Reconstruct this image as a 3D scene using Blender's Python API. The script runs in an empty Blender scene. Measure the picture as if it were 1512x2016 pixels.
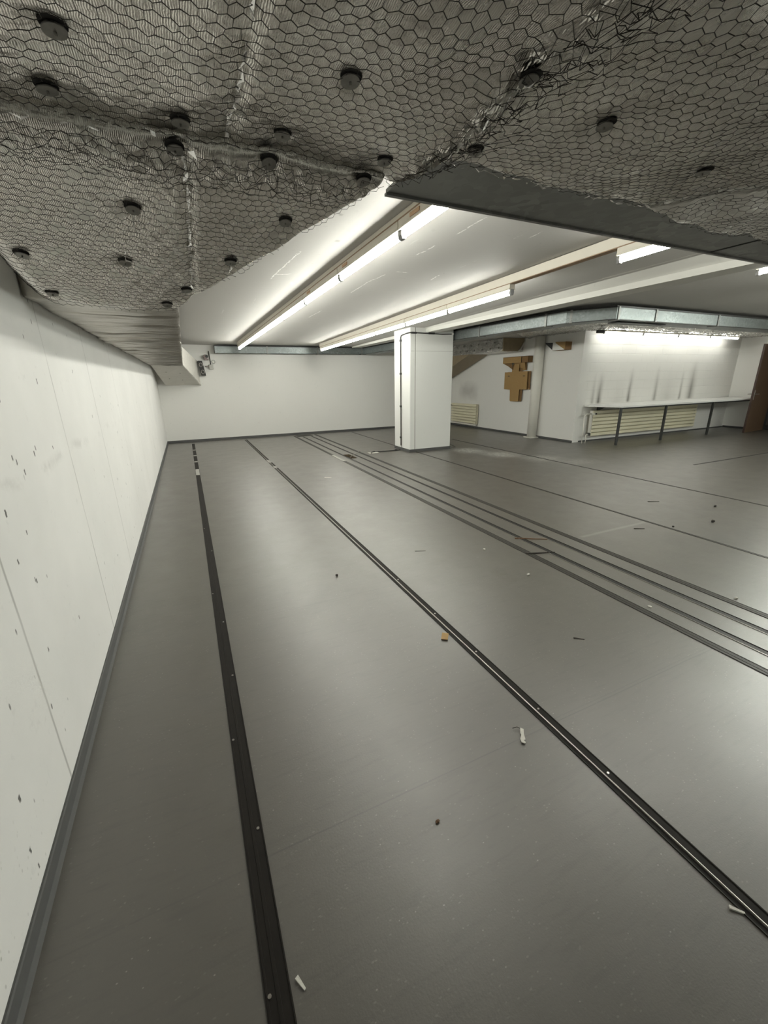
import bpy, bmesh, math, random
import numpy as np
from mathutils import Vector, Matrix, Euler

random.seed(7)
sc = bpy.context.scene
COL = sc.collection
PI = math.pi

# ------------------------------------------------------------------ render / view
sc.view_settings.view_transform = 'Standard'
sc.view_settings.look = 'None'
sc.view_settings.gamma = 1.0
sc.view_settings.use_curve_mapping = False
sc.view_settings.exposure = 0.0
sc.cycles.max_bounces = 10
sc.cycles.diffuse_bounces = 6
sc.cycles.glossy_bounces = 5
sc.cycles.sample_clamp_indirect = 6.0
sc.cycles.use_denoising = True

w = bpy.data.worlds.new('basement_world'); sc.world = w
w.use_nodes = True
w.node_tree.nodes['Background'].inputs[0].default_value = (0.9, 0.95, 1.0, 1)
w.node_tree.nodes['Background'].inputs[1].default_value = 0.0

# ------------------------------------------------------------------ camera (1512 x 2016, f = 807 px)
cam_d = bpy.data.cameras.new('camera'); cam = bpy.data.objects.new('camera', cam_d); COL.objects.link(cam)
yaw, pit, rol = 0.430681460, 0.311574857, 0.0166939787
f = Vector((math.sin(yaw)*math.cos(pit), math.cos(yaw)*math.cos(pit), -math.sin(pit)))
r = Vector((math.cos(yaw), -math.sin(yaw), 0)); d = f.cross(r)
r2 = math.cos(rol)*r + math.sin(rol)*d
d2 = -math.sin(rol)*r + math.cos(rol)*d
R = Matrix((r2, -d2, -f)).transposed().to_4x4()
cam.matrix_world = Matrix.Translation((0, 0, 1.5)) @ R
cam_d.sensor_fit = 'VERTICAL'; cam_d.sensor_height = 36.0; cam_d.sensor_width = 27.0
cam_d.lens = 36.0*807.05/2016.0
cam_d.clip_start = 0.02
sc.camera = cam

# ------------------------------------------------------------------ material helpers
class NT:
    def __init__(s, name):
        s.m = bpy.data.materials.new(name); s.m.use_nodes = True
        s.t = s.m.node_tree; s.n = s.t.nodes; s.l = s.t.links
        s.b = s.n['Principled BSDF']
        s._tc = None
    def tc(s):
        if not s._tc: s._tc = s.n.new('ShaderNodeTexCoord')
        return s._tc.outputs['Object']
    def val(s, x, sock):
        if hasattr(x, 'links'): s.l.new(x, sock)
        else: sock.default_value = x
    def math(s, op, a, b=0.0, c=0.0, clamp=False):
        n = s.n.new('ShaderNodeMath'); n.operation = op; n.use_clamp = clamp
        s.val(a, n.inputs[0]); s.val(b, n.inputs[1]); s.val(c, n.inputs[2])
        return n.outputs[0]
    def xyz(s):
        n = s.n.new('ShaderNodeSeparateXYZ'); s.l.new(s.tc(), n.inputs[0]); return n.outputs
    def mapping(s, scale=(1, 1, 1), rot=(0, 0, 0), loc=(0, 0, 0)):
        n = s.n.new('ShaderNodeMapping'); s.l.new(s.tc(), n.inputs[0])
        n.inputs['Scale'].default_value = scale; n.inputs['Rotation'].default_value = rot
        n.inputs['Location'].default_value = loc
        return n.outputs[0]
    def noise(s, scale=5, detail=4, rough=0.5, vec=None, dist=0.0):
        n = s.n.new('ShaderNodeTexNoise'); s.l.new(vec if vec is not None else s.tc(), n.inputs['Vector'])
        n.inputs['Scale'].default_value = scale; n.inputs['Detail'].default_value = detail
        n.inputs['Roughness'].default_value = rough; n.inputs['Distortion'].default_value = dist
        return n.outputs['Fac']
    def voronoi(s, scale=5, vec=None, feature='F1', rnd=1.0):
        n = s.n.new('ShaderNodeTexVoronoi'); s.l.new(vec if vec is not None else s.tc(), n.inputs['Vector'])
        n.feature = feature; n.inputs['Scale'].default_value = scale; n.inputs['Randomness'].default_value = rnd
        return n.outputs['Distance']
    def ramp(s, fac, a, b, ca=(0, 0, 0, 1), cb=(1, 1, 1, 1)):
        n = s.n.new('ShaderNodeValToRGB'); s.l.new(fac, n.inputs[0])
        n.color_ramp.elements[0].position = a; n.color_ramp.elements[0].color = ca
        n.color_ramp.elements[1].position = b; n.color_ramp.elements[1].color = cb
        return n.outputs[0]
    def mix(s, fac, a, b, mode='MIX'):
        n = s.n.new('ShaderNodeMix'); n.data_type = 'RGBA'; n.blend_type = mode
        s.val(fac, n.inputs[0])
        for x, k in ((a, 6), (b, 7)):
            if hasattr(x, 'links'): s.l.new(x, n.inputs[k])
            else: n.inputs[k].default_value = (*x[:3], 1)
        return n.outputs[2]
    def line(s, coord, c, wd, soft=None, wob=None):
        """mask = 1 where |coord + wob - c| < wd"""
        x = coord if wob is None else s.math('ADD', coord, wob)
        a = s.math('ABSOLUTE', s.math('SUBTRACT', x, c))
        soft = soft or wd
        return s.math('SUBTRACT', 1.0, s.math('DIVIDE', s.math('SUBTRACT', a, wd), soft, clamp=True), clamp=True)
    def rng(s, coord, a, b, soft=0.02):
        lo = s.math('DIVIDE', s.math('SUBTRACT', coord, a), soft, clamp=True)
        hi = s.math('DIVIDE', s.math('SUBTRACT', b, coord), soft, clamp=True)
        return s.math('MULTIPLY', lo, hi)
    def bump(s, h, strength=0.3, dist=0.01, prev=None):
        n = s.n.new('ShaderNodeBump'); s.l.new(h, n.inputs['Height'])
        n.inputs['Strength'].default_value = strength; n.inputs['Distance'].default_value = dist
        if prev is not None: s.l.new(prev, n.inputs['Normal'])
        return n.outputs[0]
    def done(s, col=None, rough=None, metal=None, nrm=None, spec=None):
        if col is not None:
            if hasattr(col, 'links'): s.l.new(col, s.b.inputs['Base Color'])
            else: s.b.inputs['Base Color'].default_value = (*col[:3], 1)
        if rough is not None: s.val(rough, s.b.inputs['Roughness'])
        if metal is not None: s.val(metal, s.b.inputs['Metallic'])
        if spec is not None: s.val(spec, s.b.inputs['Specular IOR Level'])
        if nrm is not None: s.l.new(nrm, s.b.inputs['Normal'])
        return s.m

def simple(name, col, rough=0.6, metal=0.0, nscale=30, var=0.12, bump=0.0, spec=0.5):
    t = NT(name); nz = t.noise(nscale, 4)
    c = t.mix(nz, [x*(1-var) for x in col], [min(1, x*(1+var)) for x in col])
    nr = t.bump(nz, bump, 0.005) if bump else None
    return t.done(c, rough, metal, nr, spec)

M = {}
def wall_mat(name, base, brick=False, extra=None):
    t = NT(name); X = t.xyz()
    n1 = t.noise(0.9, 4); n2 = t.noise(14, 5, 0.6)
    c = t.mix(n1, [v*0.965 for v in base], base)
    c = t.mix(t.ramp(n2, 0.30, 0.36), [v*0.93 for v in base], c)
    h = t.noise(60, 4, 0.6)
    nrm = t.bump(h, 0.12, 0.004)
    if brick:
        b = t.n.new('ShaderNodeTexBrick')
        mp = t.mapping((1, 1, 1), (PI/2, 0, 0)); t.l.new(mp, b.inputs['Vector'])
        b.inputs['Scale'].default_value = 1.0; b.inputs['Brick Width'].default_value = 0.5
        b.inputs['Row Height'].default_value = 0.2; b.inputs['Mortar Size'].default_value = 0.006
        b.inputs['Mortar Smooth'].default_value = 0.6
        nrm = t.bump(t.math('SUBTRACT', 1.0, b.outputs['Fac']), 0.5, 0.012, nrm); c = t.mix(t.math('MULTIPLY', b.outputs['Fac'], t.math('MULTIPLY', t.ramp(t.noise(2.5, 3), 0.4, 0.6), 0.25)), c, [v*0.8 for v in base])
    if extra: c = extra(t, X, c)
    return t.done(c, 0.72, 0, nrm, 0.3)

WHITE = (0.80, 0.795, 0.765)
M['wall'] = wall_mat('painted_wall', WHITE)

def left_extra(t, X, c):
    wob = t.math('MULTIPLY', t.math('SUBTRACT', t.noise(3.0, 3), 0.5), 0.02)
    brk = t.ramp(t.noise(2.2, 3), 0.36, 0.52)
    for y, s, wd in ((1.60, 0.6, 0.0035), (2.71, 0.55, 0.003), (3.71, 0.42, 0.003), (4.85, 0.3, 0.003), (6.2, 0.25, 0.003), (0.45, 0.4, 0.003), (8.0, 0.2, 0.003)):
        m = t.math('MULTIPLY', t.line(X[1], y, wd, 0.006, wob), s)
        m = t.math('MULTIPLY', m, t.math('ADD', 0.35, t.math('MULTIPLY', brk, 0.65)))
        c = t.mix(m, c, (0.22, 0.215, 0.20))
    wob2 = t.math('MULTIPLY', t.math('SUBTRACT', t.noise(1.6, 4), 0.5), 0.14)
    brk2 = t.ramp(t.noise(4.5, 4, 0.7), 0.48, 0.62)
    m = t.math('MULTIPLY', t.line(X[2], 1.165, 0.006, 0.03, wob2), t.math('MULTIPLY', brk2, 0.32))
    m = t.math('MULTIPLY', m, t.rng(X[1], -1.0, 5.0, 1.5))
    c = t.mix(m, c, (0.40, 0.39, 0.37))
    # blow holes in the cast concrete
    v = t.voronoi(13, t.mapping((1, 1.0, 0.42)))
    sel = t.ramp(t.noise(3.3, 2), 0.47, 0.52)
    c = t.mix(t.math('MULTIPLY', t.ramp(v, 0.055, 0.08, (1, 1, 1, 1), (0, 0, 0, 1)), t.math('MULTIPLY', sel, 0.9)), c, (0.06, 0.055, 0.05))
    v2 = t.voronoi(45, t.mapping((1, 1.0, 0.6)))
    sel2 = t.math('MULTIPLY', t.rng(X[2], -0.2, 0.42, 0.25), t.ramp(t.noise(5, 3), 0.42, 0.55))
    sel2 = t.math('MULTIPLY', sel2, t.rng(X[1], -2, 1.5, 0.4))
    c = t.mix(t.math('MULTIPLY', t.ramp(v2, 0.10, 0.2, (1, 1, 1, 1), (0, 0, 0, 1)), t.math('MULTIPLY', sel2, 0.55)), c, (0.25, 0.24, 0.22))
    wob3 = t.math('MULTIPLY', t.math('SUBTRACT', t.noise(60, 3, 0.7), 0.5), 0.012)
    tot = None
    for (py, pz, q) in ((2.46, 1.52, 1.6), (3.22, 1.58, 1), (1.72, 0.92, 1.3), (1.86, 0.98, 1), (2.2, 1.25, 1.3), (2.17, 1.23, 1.4), (1.93, 1.25, 1.2), (1.96, 1.23, 1.2), (2.44, 1.22, 1), (1.82, 0.8, 1.3), (1.81, 0.81, 1), (2.16, 0.45, 1.2), (1.26, 0.35, 1.5), (1.22, 0.19, 1.3), (1.74, 0.55, 1), (1.23, 0.11, 1), (1.74, 1.09, 1.8), (2.01, 1.18, 1.5)):
        m = t.math('MULTIPLY', t.line(X[1], py, 0.0025*q, 0.003, wob3), t.line(X[2], pz, 0.006*q, 0.005, wob3)); tot = m if tot is None else t.math('MAXIMUM', tot, m)
    c = t.mix(t.math('MULTIPLY', tot, 0.95), c, (0.04, 0.036, 0.032))
    g = t.ramp(t.noise(1.3, 5, 0.6), 0.35, 0.7)
    c = t.mix(t.math('MULTIPLY', g, 0.24), c, (0.5, 0.5, 0.48))
    return c
M['wall_left'] = wall_mat('cast_concrete_wall', (0.76, 0.755, 0.735), extra=left_extra)

def soot_extra(t, X, c):
    wob = t.math('MULTIPLY', t.math('SUBTRACT', t.noise(1.2, 2), 0.5), 0.07)
    tot = None
    for x, wd, zt, s in ((8.72, 0.05, 1.6, 0.5), (8.93, 0.07, 1.6, 1.0), (10.0, 0.06, 1.7, 0.8), (11.0, 0.07, 1.75, 0.6), (12.05, 0.05, 1.65, 0.7), (12.5, 0.12, 1.9, 0.7), (9.6, 0.35, 1.5, 0.25), (11.5, 0.4, 1.7, 0.25)):
        m = t.line(X[0], x, wd*0.1, wd*2.4, wob)
        m = t.math('MULTIPLY', m, m)
        m = t.math('MULTIPLY', m, t.math('DIVIDE', t.math('SUBTRACT', zt, X[2]), 0.75, clamp=True))
        m = t.math('MULTIPLY', m, t.math('MULTIPLY', t.rng(X[2], 0.86, 3, 0.05), s))
        tot = m if tot is None else t.math('MAXIMUM', tot, m)
    c = t.mix(tot, c, (0.10, 0.09, 0.075))
    return c
M['wall_bench'] = wall_mat('painted_block_wall', WHITE, True, soot_extra)

def soot2(t, X, c):
    wob = t.math('MULTIPLY', t.math('SUBTRACT', t.noise(3.5, 4), 0.5), 0.25)
    m = t.math('MULTIPLY', t.line(X[1], 11.25, 0.2, 0.35, wob), t.line(X[2], 1.12, 0.08, 0.24, wob))
    return t.mix(t.math('MULTIPLY', m, 0.38), c, (0.2, 0.19, 0.17))
M['wall_card'] = wall_mat('painted_side_wall', WHITE, False, soot2)

def seg(t, X, x0, y0, x1, y1, w_, wob):
    L = math.hypot(x1-x0, y1-y0); dx, dy = (x1-x0)/L, (y1-y0)/L
    a = t.math('ADD', t.math('MULTIPLY', t.math('SUBTRACT', X[0], x0), dx), t.math('MULTIPLY', t.math('SUBTRACT', X[1], y0), dy))
    b = t.math('ADD', t.math('MULTIPLY', t.math('SUBTRACT', X[0], x0), -dy), t.math('MULTIPLY', t.math('SUBTRACT', X[1], y0), dx))
    return t.math('MULTIPLY', t.line(b, 0.0, w_, w_, wob), t.rng(a, 0.0, L, 0.03))
def ceil_extra(t, X, c):
    wob = t.math('MULTIPLY', t.math('SUBTRACT', t.noise(12, 4, 0.7), 0.5), 0.05)
    brk = t.ramp(t.noise(18, 4, 0.7), 0.38, 0.5)
    tot = None
    for sg in ((2.04, 3.04, 2.04, 2.67), (2.01, 3.61, 2.03, 3.31), (1.99, 4.64, 2.03, 4.28), (2.0, 5.23, 1.99, 4.64), (2.07, 4.16, 2.23, 4.15), (2.6, 4.35, 2.57, 4.11), (0.97, 4.9, 1.04, 3.84), (0.98, 4.68, 1.14, 4.58), (2.52, 2.96, 2.53, 2.86), (2.63, 2.91, 2.62, 2.74), (2.0, 7.2, 2.02, 6.5)):
        m = seg(t, X, *sg, 0.004, wob); tot = m if tot is None else t.math('MAXIMUM', tot, m)
    c = t.mix(t.math('MULTIPLY', tot, brk), c, (0.88, 0.87, 0.84))
    tot = None
    for (px, py, pr) in ((1.61, 4.0, 0.02), (1.25, 3.5, 0.02), (0.75, 3.1, 0.012), (1.1, 3.0, 0.014), (0.85, 2.4, 0.016), (1.0, 2.1, 0.012), (0.6, 3.9, 0.016), (0.9, 2.75, 0.01)):
        m = t.math('MULTIPLY', t.line(X[0], px, pr*0.4, pr, wob), t.line(X[1], py, pr*0.4, pr*1.5, wob)); tot = m if tot is None else t.math('MAXIMUM', tot, m)
    c = t.mix(t.math('MULTIPLY', tot, 0.5), c, (0.22, 0.2, 0.18))
    v = t.noise(2.0, 6, 0.75, t.mapping((3.0, 0.35, 1), (0, 0, 0.5)))
    m = t.math('MULTIPLY', t.ramp(v, 0.62, 0.66), t.ramp(t.noise(1.2, 2), 0.5, 0.6))
    c = t.mix(t.math('MULTIPLY', m, 0.25), c, (0.9, 0.89, 0.86))
    v = t.voronoi(7); sel = t.ramp(t.noise(1.5, 2), 0.56, 0.6)
    c = t.mix(t.math('MULTIPLY', t.ramp(v, 0.04, 0.08, (1, 1, 1, 1), (0, 0, 0, 1)), t.math('MULTIPLY', sel, 0.4)), c, (0.3, 0.28, 0.25))
    return c
M['ceiling'] = wall_mat('painted_ceiling', (0.52, 0.51, 0.485), extra=ceil_extra)
M['beam'] = wall_mat('painted_beam', (0.62, 0.615, 0.575))
M['column'] = wall_mat('painted_column', (0.70, 0.705, 0.68))

def floor_mat():
    t = NT('grey_linoleum'); X = t.xyz()
    base = (0.084, 0.076, 0.062)
    n1 = t.noise(1.1, 5, 0.6); n2 = t.noise(90, 3, 0.6, t.mapping((0.35, 1, 1), (0, 0, 0.15)))
    c = t.mix(n1, [v*0.86 for v in base], [v*1.1 for v in base])
    c = t.mix(t.math('MULTIPLY', n2, 0.5), c, [v*0.72 for v in base])
    fl = t.voronoi(38, t.mapping((0.7, 1, 1), (0, 0, 0.5))); sel = t.ramp(t.noise(7, 3), 0.48, 0.6)
    c = t.mix(t.math('MULTIPLY', t.ramp(fl, 0.05, 0.085, (1, 1, 1, 1), (0, 0, 0, 1)), t.math('MULTIPLY', sel, 0.55)), c, (0.36, 0.35, 0.32))
    fl2 = t.voronoi(75, t.mapping((0.5, 1, 1), (0, 0, 0.35))); sel2 = t.ramp(t.noise(11, 3), 0.45, 0.6)
    c = t.mix(t.math('MULTIPLY', t.ramp(fl2, 0.10, 0.2, (1, 1, 1, 1), (0, 0, 0, 1)), t.math('MULTIPLY', sel2, 0.32)), c, (0.26, 0.25, 0.22))
    st = t.noise(26, 4, 0.65, t.mapping((0.22, 1.6, 1), (0, 0, 0.3)))
    c = t.mix(t.math('MULTIPLY', t.ramp(st, 0.52, 0.68), 0.38), c, [v*0.55 for v in base])
    wob = t.math('MULTIPLY', t.math('SUBTRACT', t.noise(2.0, 2), 0.5), 0.012)
    for y, x0, x1, s, dark in ((1.028, 0.0, 2.6, 0.55, 1), (1.02, -0.6, 0.0, 0.25, 1), (1.045, 1.25, 2.6, 0.3, 1), (2.54, 0.25, 1.25, 0.4, 1), (2.6, 3.3, 4.3, 0.35, 0), (4.1, -0.6, 4.3, 0.1, 1), (5.6, 1.3, 6.0, 0.1, 1)):
        m = t.math('MULTIPLY', t.math('MULTIPLY', t.line(X[1], y, 0.0012, 0.003 if dark else 0.03, wob), t.rng(X[0], x0, x1, 0.05)), s)
        c = t.mix(m, c, (0.03, 0.028, 0.025) if dark else (0.34, 0.33, 0.31))
    wb = t.math('MULTIPLY', t.math('SUBTRACT', t.noise(9, 4, 0.7), 0.5), 0.16)
    bk = t.ramp(t.noise(14, 4, 0.7), 0.45, 0.6)
    for x, y, rx, ry, s, col in ((2.09, 2.32, 0.05, 0.10, 0.75, (0.05, 0.04, 0.025)), (2.13, 2.19, 0.09, 0.02, 0.7, (0.05, 0.04, 0.025)),
                                 (5.5, 4.27, 0.30, 0.04, 0.5, (0.05, 0.048, 0.04)), (6.5, 3.75, 0.35, 0.05, 0.35, (0.06, 0.055, 0.05)),
                                 (4.45, 1.98, 0.16, 0.10, 0.4, (0.05, 0.05, 0.045)), (4.9, 1.93, 0.2, 0.05, 0.4, (0.06, 0.055, 0.05)),
                                 (4.15, 10.1, 0.9, 0.025, 0.95, (0.02, 0.015, 0.006)), (4.6, 9.7, 0.7, 0.02, 0.95, (0.02, 0.015, 0.006)), (3.9, 9.3, 0.5, 0.02, 0.95, (0.02, 0.015, 0.006)),
                                 (0.66, 1.32, 0.10, 0.06, 0.35, (0.07, 0.06, 0.05)), (5.2, 2.6, 0.3, 0.04, 0.3, (0.06, 0.055, 0.05)),
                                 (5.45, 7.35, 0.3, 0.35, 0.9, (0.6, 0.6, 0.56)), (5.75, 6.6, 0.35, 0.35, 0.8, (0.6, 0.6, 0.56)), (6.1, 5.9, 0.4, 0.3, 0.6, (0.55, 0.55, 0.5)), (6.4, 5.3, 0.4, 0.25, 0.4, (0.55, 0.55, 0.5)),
                                 (1.4, 4.2, 0.5, 0.15, 0.15, (0.3, 0.3, 0.28)), (0.9, 0.33, 0.35, 0.08, 0.3, (0.05, 0.045, 0.04))):
        m = t.math('MULTIPLY', t.line(X[0], x, rx*0.4, rx*0.9, wb), t.line(X[1], y, ry*0.4, ry*0.9, wb))
        m = t.math('MULTIPLY', m, t.math('MULTIPLY', t.math('ADD', 0.35, t.math('MULTIPLY', bk, 0.65)), s))
        c = t.mix(m, c, col)
    rough = t.math('ADD', 0.34, t.math('MULTIPLY', t.noise(3.5, 5, 0.65), 0.20))
    nrm = t.bump(t.noise(140, 3, 0.6), 0.10, 0.003)
    nrm = t.bump(t.noise(2.0, 3), 0.12, 0.02, nrm)
    t.b.inputs['Coat Weight'].default_value = 1.0; t.b.inputs['Coat IOR'].default_value = 1.68
    t.val(t.math('ADD', 0.31, t.math('MULTIPLY', t.noise(5.0, 5, 0.65), 0.2)), t.b.inputs['Coat Roughness'])
    t.l.new(nrm, t.b.inputs['Coat Normal'])
    return t.done(c, rough, 0, nrm, 0.45)
M['floor'] = floor_mat()

def foil_mat(name, base=(0.62, 0.60, 0.56), rough=0.33, ridge=0.35, crumple=0.35):
    t = NT(name)
    n1 = t.noise(6, 5, 0.6)
    c = t.mix(n1, [v*0.82 for v in base], base)
    wv = t.n.new('ShaderNodeTexWave'); wv.bands_direction = 'X'
    t.l.new(t.mapping((1, 1, 1)), wv.inputs['Vector'])
    wv.inputs['Scale'].default_value = 120.0; wv.inputs['Distortion'].default_value = 6.0
    wv.inputs['Detail'].default_value = 3; wv.inputs['Detail Scale'].default_value = 0.6
    b1 = t.bump(wv.outputs['Fac'], ridge, 0.002)
    cr = t.noise(55, 4, 0.65, t.mapping((1.0, 0.6, 1)))
    b2 = t.bump(cr, crumple, 0.006, b1)
    cr2 = t.voronoi(30, t.mapping((1.2, 0.5, 1)), 'DISTANCE_TO_EDGE')
    b3 = t.bump(t.ramp(cr2, 0.0, 0.12), crumple*0.35, 0.003, b2)
    ro = t.math('ADD', rough-0.06, t.math('MULTIPLY', t.noise(20, 4), 0.16))
    return t.done(c, ro, 1.0, b3)
M['foil'] = foil_mat('aluminium_foil', (0.74, 0.715, 0.665), rough=0.24, ridge=0.25, crumple=0.2)
M['foil_bright'] = foil_mat('crumpled_bright_foil', (0.80, 0.78, 0.74), 0.30, 0.1, 0.9)
M['foil_wrinkle'] = foil_mat('wrinkled_foil', (0.44, 0.42, 0.38), 0.34, 0.0, 0.35)
M['foil_matt'] = foil_mat('dull_foil_board', (0.72, 0.70, 0.65), 0.5, 0.0, 0.4)
M['foil_matt'].node_tree.nodes['Principled BSDF'].inputs['Metallic'].default_value = 0.35
def foil_slab():
    t = NT('strongly_creased_foil')
    n = t.noise(3.5, 6, 0.75, None, 1.0); v = t.voronoi(4.0, t.mapping((1, 1.6, 1)), 'DISTANCE_TO_EDGE')
    b1 = t.bump(n, 1.0, 0.10); b2 = t.bump(t.ramp(v, 0.0, 0.25), 0.8, 0.03, b1)
    c = t.mix(n, (0.60, 0.59, 0.56), (0.92, 0.91, 0.88))
    return t.done(c, 0.25, 0.75, b2)
M['foil_slab'] = foil_slab()
M['kraft'] = simple('brown_kraft_facing', (0.27, 0.215, 0.14), 0.5, 0.25, 12, 0.2, 0.2)
M['tape'] = simple('frayed_white_foil_edge', (0.93, 0.92, 0.90), 0.22, 0.9, 60, 0.05, 0.5)
M['wire'] = simple('dark_netting_wire', (0.030, 0.027, 0.024), 0.6, 0.3, 30, 0.3, 0, 0.3)
M['washer'] = simple('dull_zinc_washer', (0.22, 0.21, 0.19), 0.5, 0.4, 80, 0.25, 0.2)
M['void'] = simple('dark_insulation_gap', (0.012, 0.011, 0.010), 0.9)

def galv(name, base, rough=0.38):
    t = NT(name)
    v = t.n.new('ShaderNodeTexVoronoi'); t.l.new(t.mapping((1, 1, 1)), v.inputs['Vector']); v.inputs['Scale'].default_value = 40
    sep = t.n.new('ShaderNodeSeparateColor'); t.l.new(v.outputs['Color'], sep.inputs[0])
    c = t.mix(sep.outputs[0], [x*0.75 for x in base], [min(1, x*1.15) for x in base])
    c = t.mix(t.ramp(t.noise(4, 5), 0.35, 0.65), c, [x*0.85 for x in base])
    return t.done(c, t.math('ADD', rough-0.08, t.math('MULTIPLY', t.noise(6, 4), 0.2)), 0.85, t.bump(t.noise(5, 3), 0.15, 0.02))
M['galv'] = galv('galvanised_sheet', (0.26, 0.285, 0.285), 0.40)
M['galv_dark'] = galv('dull_galvanised_sheet', (0.30, 0.305, 0.295), 0.5)
M['base'] = simple('grey_rubber_skirting', (0.075, 0.076, 0.075), 0.55, 0, 40, 0.1, 0.05, 0.3)
M['track'] = simple('dark_track_insert', (0.011, 0.009, 0.007), 0.65, 0.0, 25, 0.35, 0.1, 0.2)
M['track_grey'] = simple('worn_grey_track_insert', (0.032, 0.030, 0.026), 0.5, 0.0, 25, 0.3, 0.1, 0.35)
M['slot'] = simple('black_slot_rubber', (0.008, 0.007, 0.006), 0.6)
M['steel'] = simple('bare_steel_edge', (0.42, 0.40, 0.37), 0.3, 0.9, 40, 0.2)
M['dirt'] = simple('worn_patch_paint', (0.36, 0.35, 0.32), 0.6, 0, 60, 0.35)
M['lamp_body'] = simple('cream_lamp_enamel', (0.70, 0.66, 0.57), 0.45, 0, 10, 0.04)
M['lamp_brown'] = simple('aged_lamp_edge', (0.30, 0.20, 0.12), 0.6)
M['sticker'] = simple('faded_orange_sticker', (0.55, 0.36, 0.22), 0.7, 0, 90, 0.3)
M['plastic_white'] = simple('white_plastic', (0.75, 0.75, 0.71), 0.4)
M['holder'] = simple('grey_lampholder', (0.20, 0.20, 0.20), 0.5)
M['rad'] = simple('cream_radiator_enamel', (0.74, 0.70, 0.53), 0.38, 0, 8, 0.05)
M['pipe'] = simple('white_pipe_enamel', (0.76, 0.745, 0.68), 0.4, 0, 8, 0.05)
M['bench_top'] = simple('white_laminate', (0.82, 0.82, 0.80), 0.3, 0, 5, 0.03)
M['dark_steel'] = simple('dark_painted_steel', (0.045, 0.047, 0.046), 0.45, 0.3)
M['card'] = simple('brown_cardboard', (0.34, 0.215, 0.085), 0.75, 0, 25, 0.10, 0.05)
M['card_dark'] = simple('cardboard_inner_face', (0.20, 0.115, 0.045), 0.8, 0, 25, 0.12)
M['white_card'] = simple('white_coated_card', (0.72, 0.72, 0.69), 0.6)
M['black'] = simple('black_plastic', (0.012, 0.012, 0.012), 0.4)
M['cable'] = simple('black_cable_sheath', (0.02, 0.02, 0.018), 0.5)
M['grey_cable'] = simple('grey_cable_sheath', (0.22, 0.21, 0.19), 0.5)
M['pit'] = simple('dirty_pit_concrete', (0.10, 0.075, 0.045), 0.85, 0, 35, 0.5, 0.4)
M['debris_white'] = simple('plaster_chip', (0.72, 0.70, 0.64), 0.8, 0, 80, 0.2, 0.4)
M['debris_dark'] = simple('dark_rubber_crumb', (0.03, 0.025, 0.02), 0.8, 0, 80, 0.3, 0.4)
M['debris_brown'] = simple('brown_splinter', (0.16, 0.09, 0.05), 0.8, 0, 80, 0.3)
M['rust'] = simple('reddish_grey_plastic', (0.22, 0.17, 0.165), 0.5)
M['box_grey'] = simple('pale_grey_plastic', (0.45, 0.45, 0.42), 0.5)

def wood():
    t = NT('brown_door_veneer')
    n = t.noise(3.0, 6, 0.6, t.mapping((6, 6, 0.35)), 1.5)
    c = t.mix(n, (0.06, 0.036, 0.021), (0.12, 0.075, 0.045))
    return t.done(c, 0.42, 0, t.bump(n, 0.08, 0.003))
M['wood'] = wood()

def emit(name, col, s):
    t = NT(name)
    t.b.inputs['Base Color'].default_value = (0.9, 0.9, 0.9, 1)
    t.b.inputs['Emission Color'].default_value = (*col, 1)
    t.b.inputs['Emission Strength'].default_value = s
    return t.m
TUBE = 70.0
M['tube_fill'] = emit('boosted_fill_tube', (0.965, 1.0, 0.91), TUBE*3.0)  # stronger emission for the lamp rows added to light the right bay
M['tube_soft'] = emit('lit_bench_fluorescent_tube', (0.99, 0.99, 0.92), TUBE*0.32)
M['tube'] = emit('lit_fluorescent_tube', (0.99, 0.99, 0.905), TUBE)

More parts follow.
